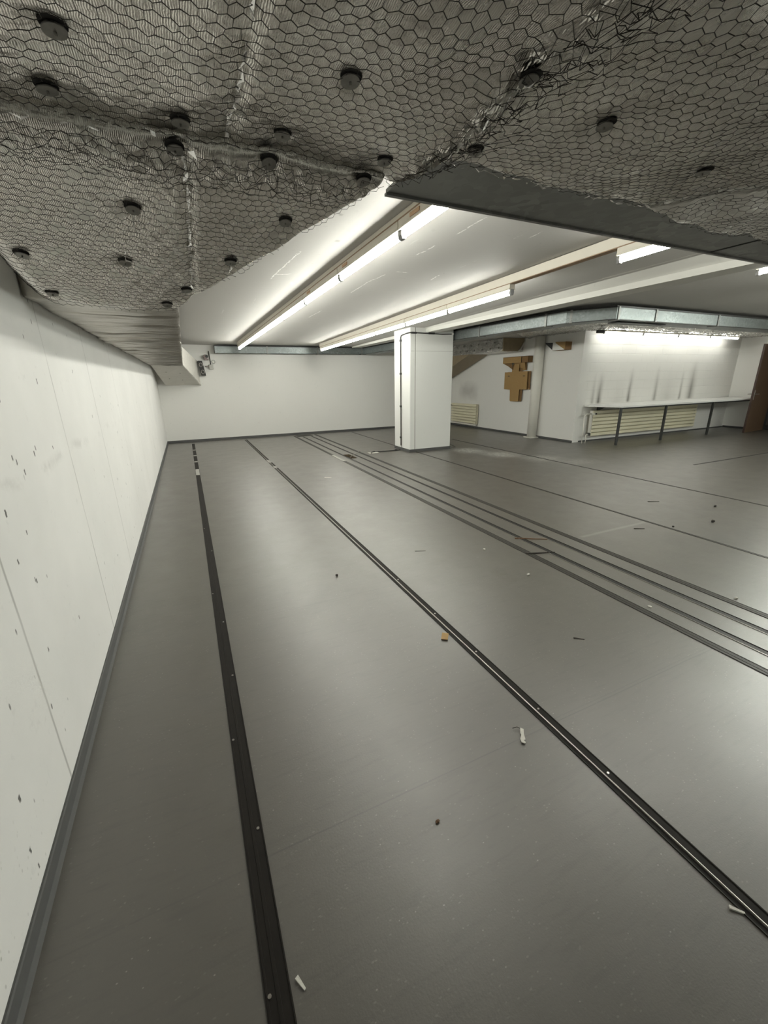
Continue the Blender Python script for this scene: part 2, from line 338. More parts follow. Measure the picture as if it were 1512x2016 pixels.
# ------------------------------------------------------------------ geometry helpers
class MB:
    def __init__(s): s.bm = bmesh.new()
    def box(s, lo, hi, mat=0):
        lo = Vector(lo); hi = Vector(hi)
        v = [s.bm.verts.new((x, y, z)) for x in (lo.x, hi.x) for y in (lo.y, hi.y) for z in (lo.z, hi.z)]
        for q in ((0, 1, 3, 2), (4, 6, 7, 5), (0, 4, 5, 1), (2, 3, 7, 6), (0, 2, 6, 4), (1, 5, 7, 3)):
            fc = s.bm.faces.new([v[i] for i in q]); fc.material_index = mat
        return s
    def prism(s, poly, a, b, axis='z', mat=0):
        """polygon of 2D points extruded along axis from a to b"""
        def P(p, t):
            if axis == 'z': return (p[0], p[1], t)
            if axis == 'y': return (p[0], t, p[1])
            return (t, p[0], p[1])
        A = [s.bm.verts.new(P(p, a)) for p in poly]; B = [s.bm.verts.new(P(p, b)) for p in poly]
        n = len(poly)
        fs = [s.bm.faces.new(A), s.bm.faces.new(B[::-1])]
        for i in range(n):
            fs.append(s.bm.faces.new((A[i], B[i], B[(i+1) % n], A[(i+1) % n])))
        for fc in fs: fc.material_index = mat
        return s
    def hexa(s, a, b, mat=0):
        """loft between two equal-length loops of 3D points, capped"""
        A = [s.bm.verts.new(p) for p in a]; B = [s.bm.verts.new(p) for p in b]; n = len(a)
        s.bm.faces.new(A); s.bm.faces.new(B[::-1])
        for i in range(n): s.bm.faces.new((A[i], B[i], B[(i+1) % n], A[(i+1) % n]))
        return s
    def tube(s, pts, rad, seg=10, cap=True, mat=0):
        pts = [Vector(p) for p in pts]; rings = []
        for i, p in enumerate(pts):
            t = (pts[min(i+1, len(pts)-1)] - pts[max(i-1, 0)]).normalized()
            u = t.cross(Vector((0, 0, 1)))
            if u.length < 1e-3: u = t.cross(Vector((0, 1, 0)))
            u.normalize(); v = t.cross(u)
            rr = rad[i] if isinstance(rad, (list, tuple)) else rad
            rings.append([s.bm.verts.new(p + rr*(math.cos(2*PI*k/seg)*u + math.sin(2*PI*k/seg)*v)) for k in range(seg)])
        for a, b in zip(rings[:-1], rings[1:]):
            for k in range(seg):
                fc = s.bm.faces.new((a[k], a[(k+1) % seg], b[(k+1) % seg], b[k])); fc.smooth = True
        if cap: s.bm.faces.new(rings[0][::-1]); s.bm.faces.new(rings[-1])
        return s
    def poly(s, pts, mat=0):
        s.bm.faces.new([s.bm.verts.new(p) for p in pts]).material_index = mat; return s
    def sheet(s, pts, thick):
        """a thin plate: polygon thickened along its normal"""
        P = [Vector(p) for p in pts]; n = (P[1]-P[0]).cross(P[2]-P[0]).normalized()*thick
        return s.hexa(P, [p+n for p in P])
    def build(s, name, mat, parent=None, bevel=0.0, smooth=False):
        bmesh.ops.recalc_face_normals(s.bm, faces=s.bm.faces)
        if bevel:
            bmesh.ops.bevel(s.bm, geom=[e for e in s.bm.edges if e.is_manifold and e.calc_face_angle(0) > 0.6], offset=bevel, segments=2, affect='EDGES', profile=0.6)
        me = bpy.data.meshes.new(name); s.bm.to_mesh(me); s.bm.free()
        for m in (mat if isinstance(mat, (list, tuple)) else [mat]): me.materials.append(m)
        if smooth: me.polygons.foreach_set('use_smooth', [True]*len(me.polygons))
        o = bpy.data.objects.new(name, me); COL.objects.link(o)
        if parent is not None: o.parent = parent
        return o

def np_mesh(name, V, F, mat, parent=None, smooth=True):
    me = bpy.data.meshes.new(name)
    V = np.asarray(V, dtype=np.float32).reshape(-1, 3); F = np.asarray(F, dtype=np.int32).reshape(-1, 4)
    me.vertices.add(len(V)); me.vertices.foreach_set('co', V.ravel())
    me.loops.add(F.size); me.loops.foreach_set('vertex_index', F.ravel())
    me.polygons.add(len(F)); me.polygons.foreach_set('loop_start', np.arange(0, F.size, 4, dtype=np.int32))
    me.polygons.foreach_set('use_smooth', np.full(len(F), smooth))
    me.update(calc_edges=True); me.validate()
    me.materials.append(mat)
    o = bpy.data.objects.new(name, me); COL.objects.link(o)
    if parent is not None: o.parent = parent
    return o

def tag(o, label, cat, group=None, kind=None):
    o['label'] = label; o['category'] = cat
    if group: o['group'] = group
    if kind: o['kind'] = kind
    return o
def thing(name, label, cat, loc=(0, 0, 0), rot=(0, 0, 0), group=None):
    o = bpy.data.objects.new(name, None); COL.objects.link(o)
    o.empty_display_size = 0.1; o.location = loc; o.rotation_euler = rot
    return tag(o, label, cat, group)
def struct(o): o['kind'] = 'structure'; return o
def dup(root, loc, rot, label, group=None):
    r_ = root.copy(); COL.objects.link(r_); r_.location = loc; r_.rotation_euler = rot
    r_['label'] = label
    if group: r_['group'] = group
    for ch in list(root.children):
        c = ch.copy(); COL.objects.link(c); c.parent = r_
        for g in list(ch.children):
            d_ = g.copy(); COL.objects.link(d_); d_.parent = c
    return r_

# ------------------------------------------------------------------ room shell
XL, YF, XS, YT, XR, YB = -0.61, 12.18, 8.20, 7.05, 14.42, -3.2
def zc(y): return 2.43 + 0.0125*(12.2-y)
PX0, PX1, PY0, PY1 = 2.82, 2.985, 7.72, 8.24      # floor pit

mb = MB()
for (a, b, c, e) in ((XL-0.3, PX0, YB-0.3, YF+0.3), (PX1, XR+0.3, YB-0.3, YF+0.3), (PX0, PX1, YB-0.3, PY0), (PX0, PX1, PY1, YF+0.3)):
    mb.box((a, c, -0.12), (b, e, 0))
struct(mb.build('floor', M['floor']))
mb = MB().prism([(YB-0.3, zc(YB-0.3)), (YF+0.3, zc(YF+0.3)), (YF+0.3, 2.9), (YB-0.3, 2.9)], XL-0.3, XR+0.3, 'x')
struct(mb.build('ceiling', M['ceiling']))
struct(MB().box((XL-0.2, YB-0.2, 0), (XL, YF+0.2, 2.8)).build('wall_left', M['wall_left']))
struct(MB().box((XL, YF, 0), (XS+0.2, YF+0.2, 2.8)).build('wall_far', M['wall']))
struct(MB().box((XS, YT-0.02, 0), (XS+0.2, YF, 2.8)).build('wall_side', M['wall_card']))
struct(MB().box((XS+0.2, YT, 0), (XR+0.2, YT+0.2, 2.8)).build('wall_bench', M['wall_bench']))
DY0, DY1 = 5.05, 6.10
mb = MB().box((XR, DY1, 0), (XR+0.2, YT, 2.8)).box((XR, YB, 0), (XR+0.2, DY0, 2.8)).box((XR, DY0, 2.22), (XR+0.2, DY1, 2.8))
struct(mb.build('wall_right', M['wall']))
struct(MB().box((XL, YB-0.2, 0), (XR+0.2, YB, 2.8)).build('wall_back', M['wall']))
# unlit corridor behind the doorway, its darkness put into the wall colour
mb = MB().box((XR+1.6, DY0-1.2, 0), (XR+1.8, DY1+0.9, 2.8)).box((XR+0.2, DY0-1.4, 0), (XR+1.8, DY0-1.2, 2.8)).box((XR+0.2, DY1+0.9, 0), (XR+1.8, DY1+1.1, 2.8)).box((XR+0.2, DY0-1.4, 2.5), (XR+1.8, DY1+1.1, 2.7)).box((XR+0.2, DY0-1.4, -0.12), (XR+1.8, DY1+1.1, 0))
struct(mb.build('wall_corridor', simple('corridor_shade_tone', (0.06, 0.055, 0.05), 0.8)))
# beam
mb = MB()
prof = lambda y: [(4.40, zc(y)+0.03), (4.40, zc(y)-0.001), (4.57, 2.462), (4.57, 2.40), (4.83, 2.40), (4.83, zc(y)+0.03)]
mb.hexa([(x, YB, z) for x, z in prof(YB)], [(x, YF, z) for x, z in prof(YF)])
struct(mb.build('trim_1', M['beam']))['label'] = 'deep painted concrete ceiling beam running over the column'

# skirtings
def skirting(name, a, b, h=0.062, t=0.012):
    a = Vector((*a, 0)); b = Vector((*b, 0)); dr = (b-a).normalized(); n = Vector((-dr.y, dr.x, 0))
    m_ = MB(); prof_ = [(0, 0), (t*1.9, 0), (t, 0.012), (t*0.8, h-0.004), (t*0.5, h), (0, h)]
    m_.hexa([a + n*p + Vector((0, 0, q)) for p, q in prof_], [b + n*p + Vector((0, 0, q)) for p, q in prof_])
    return struct(m_.build(name, M['base']))
skirting('baseboard_left', (XL, YF), (XL, YB))
skirting('baseboard_far', (XS, YF), (XL, YF))
skirting('baseboard_side', (XS, YT-0.02), (XS, YF), 0.05)
skirting('baseboard_bench', (XR, YT), (XS+0.2, YT), 0.03)
skirting('baseboard_right', (XR, DY1+0.02), (XR, YT-0.02), 0.05)

# ------------------------------------------------------------------ column
cx0, cx1, cy0, cy1 = 4.21, 5.24, 7.78, 8.49
t = thing('column', 'white painted square concrete column with vertical groove and grey skirting', 'column', (4.7, 8.13, 0))
def loc(t, mb): bmesh.ops.translate(mb.bm, verts=mb.bm.verts, vec=-Vector(t.location)); return mb
mb = MB().prism([(cx0, cy0+0.012), (cx0+0.012, cy0), (cx0+0.115, cy0), (cx0+0.118, cy0+0.012), (cx0+0.128, cy0+0.012), (cx0+0.131, cy0), (cx1-0.012, cy0), (cx1, cy0+0.012), (cx1, cy1), (cx0, cy1)], 0.0, 2.52)
loc(t, mb).build('shaft', M['column'], t)
mb = MB().box((cx0-0.008, cy0-0.008, 0), (cx1+0.008, cy1+0.008, 0.06))
loc(t, mb).build('skirting', M['base'], t)
mb = MB().box((cx0+0.128, cy0-0.002, 2.045), (cx1-0.012, cy0+0.002, 2.049)).box((cx0+0.02, cy0-0.002, 2.043), (cx0+0.10, cy0+0.002, 2.048))
loc(t, mb).build('joint_line', M['grey_cable'], t)
mb = MB().box((cx0+0.1165, cy0+0.002, 0.06), (cx0+0.1295, cy0+0.013, 2.5)); loc(t, mb).build('groove_strip', M['grey_cable'], t)

# cable on the column
t = thing('cable', 'black cable clipped up the left face and across the front of the white column', 'cable', (cx0-0.015, 8.17, 0.0))
mb = MB().tube([(cx0-0.012, 8.17, 0.10), (cx0-0.012, 8.17, 2.33), (cx0-0.013, 8.14, 2.365), (cx0-0.013, 7.90, 2.385), (cx0-0.013, 7.775, 2.385), (cx0+0.0, 7.768, 2.385), (cx0+0.2, 7.767, 2.385), (cx0+0.75, 7.767, 2.375), (cx1-0.02, 7.767, 2.385)], 0.011, 8)
loc(t, mb).build('sheath', M['cable'], t)
for z in (0.28, 0.95, 1.62, 2.27):
    mb = MB().box((cx0-0.03, 8.145, z-0.02), (cx0, 8.195, z+0.02)); loc(t, mb).build('clip', M['black'], t, 0.004)
mb = MB().box((cx0+0.02, 7.755, 2.368), (cx0+0.14, 7.78, 2.402)); loc(t, mb).build('clip', M['black'], t, 0.004)
mb = MB().box((cx0+0.42, 7.755, 2.365), (cx0+0.56, 7.78, 2.40)); loc(t, mb).build('clip', M['black'], t, 0.004)
mb = MB().box((cx1-0.06, 7.755, 2.372), (cx1-0.01, 7.78, 2.398)); loc(t, mb).build('clip', M['plastic_white'], t, 0.004)
mb = MB().tube([(cx0-0.010, 8.145, 0.07), (cx0-0.010, 8.145, 0.9)], 0.005, 6); loc(t, mb).build('grey_core', M['grey_cable'], t)
# cable on the floor from the pit to the column
t = thing('cable', 'black cable lying on the floor between the open floor pit and the column', 'cable', (3.8, 8.15, 0))
mb = MB().tube([(3.46, 8.17, 0.012), (3.52, 8.165, 0.012), (3.8, 8.15, 0.011), (4.06, 8.14, 0.011), (4.17, 8.14, 0.011)], [0.007, 0.010, 0.010, 0.010, 0.007], 8); loc(t, mb).build('sheath', M['cable'], t)
mb = MB().tube([(3.51, 8.165, 0.016), (3.56, 8.163, 0.016)], 0.016, 8); loc(t, mb).build('gland', M['black'], t)
mb = MB().tube([(4.03, 8.14, 0.016), (4.09, 8.14, 0.016)], 0.016, 8); loc(t, mb).build('gland', M['black'], t)
t = thing('loose_wire', 'thin grey wire curled over the rails beside the open floor pit', 'wire', (3.2, 8.1, 0))
mb = MB().tube([(2.93, 8.02, -0.03), (2.99, 8.05, 0.012), (3.1, 8.10, 0.03), (3.2, 8.2, 0.05), (3.32, 8.25, 0.045), (3.42, 8.2, 0.03), (3.46, 8.1, 0.012), (3.4, 8.02, 0.008)], 0.006, 6); loc(t, mb).build('strand', M['grey_cable'], t)
t = thing('cable', 'grey cable looping out from behind the right corner of the column', 'cable', (5.4, 8.0, 0))
mb = MB().tube([(5.26, 8.3, 0.35), (5.32, 8.2, 0.2), (5.42, 8.1, 0.06), (5.48, 7.98, 0.012), (5.45, 7.86, 0.01), (5.36, 7.8, 0.01), (5.26, 7.775, 0.01)], 0.007, 6); loc(t, mb).build('sheath', M['grey_cable'], t)
tag(MB().box((3.40, 8.08, 0.0), (3.62, 8.20, 0.006)).build('paper_scrap', M['debris_white']), 'white paper scrap under the black cable by the floor pit', 'scrap')

# ------------------------------------------------------------------ floor pit
t = thing('floor_pit', 'open rectangular pit in the floor between the two black rails', 'floor pit', (2.9, 7.98, 0))
mb = MB().box((PX0, PY0, -0.115), (PX1, PY1, -0.10)); loc(t, mb).build('bottom', M['pit'], t)
mb = MB().box((PX0, PY0, -0.10), (PX0+0.008, PY1, 0.0)).box((PX1-0.008, PY0, -0.10), (PX1, PY1, 0.0)).box((PX0, PY0, -0.10), (PX1, PY0+0.008, 0.0)).box((PX0, PY1-0.008, -0.10), (PX1, PY1, 0.0))
loc(t, mb).build('side_wall', M['pit'], t)
def chunk(name, label, cat, loc_, size, mat, rz=0.0, seed=0, group=None, flat=0.5):
    rnd = random.Random(seed); bm = bmesh.new(); bmesh.ops.create_icosphere(bm, subdivisions=2, radius=1)
    for v in bm.verts:
        k = 0.75 + 0.5*rnd.random(); v.co = Vector((v.co.x*size[0]*k, v.co.y*size[1]*k, v.co.z*size[2]*k))
    zmin = min(v.co.z for v in bm.verts)
    for v in bm.verts: v.co.z -= zmin
    me = bpy.data.meshes.new(name); bm.to_mesh(me); bm.free(); me.materials.append(mat)
    o = bpy.data.objects.new(name, me); COL.objects.link(o); o.location = loc_; o.rotation_euler = (0, 0, rz)
    return tag(o, label, cat, group)
for i, (x, y, s, lb) in enumerate(((2.87, 7.78, 0.022, 'pale plaster lump in the near left corner of the floor pit'), (2.93, 7.80, 0.028, 'largest white plaster lump in the floor pit'), (2.90, 7.90, 0.018, 'small pale plaster lump in the middle of the floor pit'), (2.95, 7.95, 0.02, 'pale plaster lump beside the wire in the floor pit'))):
    chunk('plaster_lump', lb, 'rubble', (x, y, -0.10), (s, s*1.4, s*1.1), M['debris_white'] if i % 2 else M['pit'], 0.4*i, i, 'rubble in the floor pit')

# ------------------------------------------------------------------ floor tracks
def track(name, label, x0, x1, y0, y1, kind, patches=()):
    t = thing(name, label, 'floor track', (x1, y1, 0))
    ang = math.atan2(x0-x1, y1-y0); t.rotation_euler = (0, 0, ang)
    L = math.hypot(y1-y0, x1-x0)
    if kind in ('wide', 'grey'):
        hw = 0.033 if kind == 'wide' else 0.03
        p = [(-hw, 0), (hw, 0), (hw, 0.004), (hw-0.004, 0.004), (hw-0.005, 0.002), (0.006, 0.002), (0.005, 0.0035), (-0.004, 0.0035), (-0.005, 0.002), (-hw+0.010, 0.002), (-hw+0.009, 0.0035), (-hw+0.004, 0.0035), (-hw+0.003, 0.002), (-hw, 0.003)]
        MB().prism([(a, b) for a, b in p], -L, 0, 'y').build('insert', M['track'] if kind == 'wide' else M['track_grey'], t)
    if kind == 'steel':
        hw = 0.032
        p = [(-hw, 0), (hw, 0), (hw, 0.004), (hw-0.004, 0.004), (hw-0.005, 0.002), (-hw+0.005, 0.002), (-hw, 0.004)]
        MB().prism(p, -L, 0, 'y').build('insert', M['track'], t)
        MB().prism([(-0.012, 0.002), (-0.004, 0.002), (-0.005, 0.006), (-0.008, 0.0072), (-0.011, 0.006)], -L, 0, 'y').build('steel_rib', M['steel'], t)
    if kind == 'slot':
        MB().box((-0.022, -L, 0.0), (0.022, 0, 0.0012)).build('slot', M['slot'], t)
        MB().box((-0.0265, -L, 0.0), (-0.022, 0, 0.004)).build('edge_strip', M['steel'], t)
        MB().box((0.022, -L, 0.0), (0.0255, 0, 0.004)).build('edge_strip', M['track'], t)
    if kind == 'thin':
        MB().prism([(-0.016, 0), (0.016, 0), (0.016, 0.003), (0.010, 0.002), (-0.010, 0.002), (-0.016, 0.003)], -L, 0, 'y').build('insert', M['track_grey'], t)
    for (yy, l) in patches:
        MB().box((-0.03, yy-l/2-y1, 0.002), (0.03, yy+l/2-y1, 0.0048)).build('worn_patch', M['dirt'], t)
    return t
T1 = track('floor_track', 'wide dark floor track running nearest the left wall', -0.006, -0.006, YB+0.1, 11.75, 'wide', ((7.85, 0.55), (8.95, 0.12), (9.75, 0.1), (10.6, 0.1)))
for (x, y) in ((-0.022, 1.568), (0.018, 1.135), (-0.02, 0.694), (0.016, 2.581), (0.018, 2.01), (-0.024, 3.016), (0.018, 3.9), (-0.02, 4.6), (0.018, -0.2), (-0.02, 0.25)):
    MB().tube([(x, y-11.75, 0.001), (x, y-11.75, 0.0046)], 0.005, 10).build('screw', M['steel'], T1)
T2 = track('floor_track', 'dark floor track with a shiny steel rib, second from the left wall', 1.283, 1.313, YB+0.1, 11.85, 'steel', ((8.25, 0.3), (7.6, 0.16)))
for y in (0.75, 1.12, 1.6, 2.05, 2.6):
    MB().tube([(0.012, y-11.85, 0.001), (0.012, y-11.85, 0.0046)], 0.005, 10).build('screw', M['steel'], T2)
track('floor_track', 'grey floor track on the left side of the four close rails', 2.53, 2.665, YB+0.1, 11.9, 'grey', ((7.9, 0.75),))
track('floor_rail', 'black slotted floor rail on the left edge of the open pit', 2.725, 2.843, YB+0.1, 11.62, 'slot')
track('floor_rail', 'black slotted floor rail on the right edge of the open pit', 2.965, 3.086, YB+0.1, 11.62, 'slot')
track('floor_track', 'dark floor track on the right side of the four close rails', 3.185, 3.289, YB+0.1, 11.95, 'grey')
track('floor_track', 'thin floor track that starts at the front of the column', 4.27, 4.36, YB+0.1, 7.76, 'thin')
track('floor_track', 'thin floor track between the column and the far wall', 4.36, 4.43, 8.52, 11.9, 'thin')
track('floor_track', 'thin floor track passing right of the column towards the cardboard wall', 6.03, 6.124, YB+0.1, 9.0, 'thin')
t = track('floor_track', 'thin crosswise floor track lying in front of the workbench', 0, 0, 0, 5.2, 'thin')
t.location = (7.885, 4.14, 0); t.rotation_euler = (0, 0, PI/2)
tag(MB().box((2.72, 11.70, 0), (3.16, 12.0, 0.006)).build('floor_plate', M['track_grey']), 'dark steel plate closing the rails at the far wall', 'floor plate')

# ------------------------------------------------------------------ debris
def stick(label, a, b, w_, mat, cat='splinter', name='splinter', h=0.006):
    a = Vector((*a, 0)); b = Vector((*b, 0)); c = (a+b)/2
    o = MB().hexa([(-(b-a).length/2, -w_/2, 0), (-(b-a).length/2, w_/2, 0), (-(b-a).length/2, w_/2, h), (-(b-a).length/2, -w_/2, h)],
                  [((b-a).length/2, -w_/4, 0), ((b-a).length/2, w_/4, 0), ((b-a).length/2, w_/4, h*0.7), ((b-a).length/2, -w_/4, h*0.7)]).build(name, mat)
    o.location = c; o.rotation_euler = (0, 0, math.atan2((b-a).y, (b-a).x)); return tag(o, label, cat)
t = thing('metal_clip', 'small torn metal clip with a thin wire end lying left of the ribbed track', 'clip', (1.124, 1.033, 0), (0, 0, 0.9))
MB().prism([(-0.042, -0.008), (-0.034, -0.012), (-0.028, -0.004), (-0.02, -0.012), (0.01, -0.007), (0.036, -0.008), (0.040, 0.006), (0.012, 0.008), (0.002, 0.004), (-0.02, 0.010), (-0.038, 0.006)], 0.004, 0.009).build('plate', M['debris_white'], t, 0.001)
MB().box((-0.03, -0.009, 0), (0.036, -0.005, 0.006)).build('folded_edge', M['rust'], t)
MB().tube([(0.036, 0.004, 0.007), (0.040, 0.02, 0.010), (0.030, 0.040, 0.008)], 0.0015, 6).build('wire_end', M['debris_dark'], t)
o = MB().box((-0.035, -0.02, 0), (0.035, 0.02, 0.004)).build('cardboard_scrap', M['card']); o.location = (1.222, 1.80, 0.004); o.rotation_euler = (0, 0.03, 0.9)
tag(o, 'small brown cardboard scrap beside the ribbed floor track', 'scrap')
chunk('crumb', 'dark brown crumb alone on the near floor between the two left tracks', 'crumb', (0.593, 0.881, 0), (0.008, 0.006, 0.005), M['debris_brown'], 0, 1)
stick('white splinter beside the near end of the wide dark track', (0.045, 0.700), (0.060, 0.668), 0.010, M['debris_white'])
stick('pale splinter at the left edge of the ribbed track near the bottom right', (1.238, 0.30), (1.262, 0.272), 0.010, M['debris_white'])
chunk('crumb', 'dark crumb with pale rim on the floor midway between the two left tracks', 'crumb', (0.895, 2.883, 0), (0.012, 0.009, 0.007), M['debris_dark'], 0, 2)
chunk('plaster_chip', 'white plaster chip beside the brown scuff left of the four rails', 'chip', (2.266, 2.201, 0), (0.013, 0.010, 0.009), M['debris_white'], 0.3, 3)
chunk('plaster_chip', 'small white plaster chip behind the brown scuff on the floor', 'chip', (2.276, 2.77, 0), (0.011, 0.011, 0.008), M['debris_white'], 0.8, 4)
chunk('plaster_chip', 'white plaster chip right of the four rails at the right edge', 'chip', (3.292, 1.279, 0), (0.010, 0.010, 0.007), M['debris_white'], 0.2, 5)
chunk('plaster_chip', 'white plaster chip between the grey track and the first black rail', 'chip', (2.655, 1.474, 0), (0.010, 0.014, 0.004), M['debris_white'], 0.5, 6)
stick('short black strip on the floor between the two thin right tracks', (5.04, 3.07), (5.16, 3.01), 0.022, M['debris_dark'], 'strip', 'rubber_strip')
chunk('crumb', 'black crumb farther back between the two thin right tracks', 'crumb', (5.517, 2.571, 0), (0.018, 0.014, 0.012), M['debris_dark'], 0, 7)
chunk('crumb', 'larger black crumb nearer the camera between the two thin right tracks', 'crumb', (4.902, 2.274, 0), (0.020, 0.016, 0.013), M['debris_dark'], 0, 8)
chunk('crumb', 'black crumb lying on the edge of the thin track in front of the column', 'crumb', (4.38, 2.367, 0), (0.013, 0.010, 0.009), M['debris_dark'], 0, 9)
stick('reddish brown splinter lying across the first black rail', (2.72, 2.86), (2.98, 2.70), 0.012, M['debris_brown'], h=0.010)
stick('dark tapered splinter lying on the grey track left of the rails', (2.55, 2.53), (2.80, 2.44), 0.018, M['debris_dark'], h=0.010)
stick('thin dark hair-like sliver on the floor left of the brown scuff', (1.70, 3.035), (1.79, 2.995), 0.006, M['debris_dark'], h=0.003)
stick('white dash of tape on the far floor left of the floor pit', (1.86, 6.35), (1.95, 6.27), 0.03, M['debris_white'], 'tape', 'tape_scrap', 0.003)
stick('small dark sliver between the ribbed track and the grey track', (1.91, 1.45), (1.955, 1.41), 0.010, M['debris_dark'], h=0.004)
stick('dark sliver in front of the thin track at the pale floor scratch', (3.99, 2.52), (4.08, 2.47), 0.014, M['debris_dark'], h=0.005)

# ------------------------------------------------------------------ fluorescent lamp rows
def make_lamp(name, label, L, grp, housing_h=0.052, tube='tube', inset=0.03):
    t = thing(name, label, 'lamp', group=grp)
    MB().prism([(-0.038, 0.026), (0.038, 0.026), (0.038, 0.036), (0.034, 0.044), (0.034, 0.030+housing_h), (-0.034, 0.030+housing_h), (-0.034, 0.044), (-0.038, 0.036)], 0.006, L-0.006, 'y').build('housing', M['lamp_body'], t)
    MB().tube([(0, inset, 0), (0, L-inset, 0)], 0.019, 16).build('tube', M[tube], t)
    for y in (0.012, L-0.012):
        MB().prism([(-0.020, 0.034), (-0.022, 0.0), (-0.014, -0.024), (0.014, -0.024), (0.022, 0.0), (0.020, 0.034)], y-0.013, y+0.013, 'y').build('lampholder', M['holder'], t)
    return t
ORD = ['first', 'second', 'third', 'fourth', 'fifth', 'sixth', 'seventh', 'eighth']
def lamp_row(p0, step, ks, L, row, proto, rail_range, gap=0.006, tube='tube'):
    a = Vector(p0); s_ = Vector(step); dr = s_.normalized()
    rot = (math.asin(dr.z), 0, -math.atan2(dr.x, dr.y)); n = 0
    for k in ks:
        lb = '%s fluorescent lamp from the camera end of the %s' % (ORD[n], row); n += 1
        pos = a + s_*k
        if proto[0] is None:
            proto[0] = make_lamp('fluorescent_lamp', lb, L, 'lamps of the '+row, tube=tube); t = proto[0]; t.location = pos; t.rotation_euler = rot
        else: dup(proto[0], pos, rot, lb, 'lamps of the '+row)
    # ceiling rail
    k0, k1 = rail_range
    A = a + s_*k0; B = a + s_*k1
    t = thing('lamp_rail', 'cream ceiling rail carrying the '+row, 'lamp rail', A)
    def sec(P, top): return [(P.x-0.037-A.x, P.y-A.y, P.z+0.090-A.z), (P.x+0.037-A.x, P.y-A.y, P.z+0.090-A.z), (P.x+0.037-A.x, P.y-A.y, top-A.z), (P.x-0.037-A.x, P.y-A.y, top-A.z)]
    MB().hexa(sec(A, zc(A.y)-gap), sec(B, zc(B.y)-gap)).build('channel', M['lamp_body'], t)
    def sec2(P): return [(P.x-0.035-A.x, P.y-A.y, P.z+0.083-A.z), (P.x+0.035-A.x, P.y-A.y, P.z+0.083-A.z), (P.x+0.035-A.x, P.y-A.y, P.z+0.090-A.z), (P.x-0.035-A.x, P.y-A.y, P.z+0.090-A.z)]
    MB().hexa(sec2(A), sec2(B)).build('dark_seam', M['lamp_brown'], t)
    return t
proto = [None]
S1 = Vector((-0.019, 1.2, -0.0205))
P1 = Vector((1.48, 2.849, 2.425))
rail1 = lamp_row(P1, S1, range(-1, 7), 1.2, 'left lamp row', proto, (-1.05, 7.03))
S2 = Vector((0.021, 1.24, -0.0145))
P2 = Vector((3.275, 2.58, 2.375))
proto2 = [None]
rail2 = lamp_row(P2, S2, [-1, 1, 2, 3, 4, 5, 6], 1.24, 'middle lamp row', proto2, (-1.03, 7.02))
proto3 = [None]
rail3 = lamp_row((5.02, 2.46, 2.40), (0, 1.2, -0.015), [-1], 1.2, 'short lamp row right of the ceiling beam', proto3, (-1.02, 0.02))
rail3['label'] = 'cream ceiling rail of the single lamp right of the ceiling beam'
for c_ in list(bpy.data.objects):
    if c_.get('group') == 'lamps of the short lamp row right of the ceiling beam':
        c_['label'] = 'single fluorescent lamp right of the ceiling beam at the right edge'; del c_['group']
proto5 = [None]
rail5 = lamp_row((8.6, 2.6, 2.40), (0, 1.24, -0.0145), [-1, -2], 1.24, 'added out-of-view lamp row at far right', proto5, (-2.03, 0.02), tube='tube_fill')  # added row outside the view, brightens the right bay
proto6 = [None]
lamp_row((6.85, 2.2, 2.40), (0, 1.24, -0.0145), [-1, -2], 1.24, 'added out-of-view lamp row third from the right', proto6, (-2.03, 0.02), tube='tube_fill')  # another unseen row, put in as fill for the right floor and ceiling
proto7 = [None]
lamp_row((10.5, 2.8, 2.39), (0, 1.24, -0.0145), [-1, -2], 1.24, 'added out-of-view lamp row outermost right', proto7, (-2.03, 0.02), tube='tube_fill')  # unseen fill row as well, farthest to the right
# stickers on the first rail
for (yy) in (2.62, 3.85, 5.0):
    MB().box((-0.0405+P1.x-0.019*(yy-P1.y)/1.2 - rail1.location.x, yy-0.06-rail1.location.y, P1.z-0.0171*(yy-P1.y)+0.050-rail1.location.z), (-0.034+P1.x-0.019*(yy-P1.y)/1.2-rail1.location.x, yy+0.06-rail1.location.y, P1.z-0.0171*(yy-P1.y)+0.072-rail1.location.z)).build('sticker', M['sticker'], rail1)
# wall row over the bench
proto4 = [None]
xs = 8.50
for k in range(4):
    lb = '%s fluorescent lamp from the left over the workbench' % ORD[k]
    pos = (xs - 0.06 + 1.305*k, 6.76, 2.405); rot = (0, 0, -PI/2)
    if proto4[0] is None:
        proto4[0] = make_lamp('fluorescent_lamp', lb, 1.3, 'lamps over the workbench', 0.03, 'tube_soft', 0.055); proto4[0].location = pos; proto4[0].rotation_euler = rot
    else: dup(proto4[0], pos, rot, lb, 'lamps over the workbench')
t = thing('lamp_bracket', 'dark bracket box at the left end of the lamps over the workbench', 'bracket', (8.37, 6.76, 2.42))
MB().box((-0.13, -0.03, -0.03), (0.06, 0.03, 0.035)).build('box', M['dark_steel'], t, 0.005)
MB().tube([(-0.05, 0, 0.03), (-0.05, 0, 0.06)], 0.008, 8).build('stem', M['steel'], t)

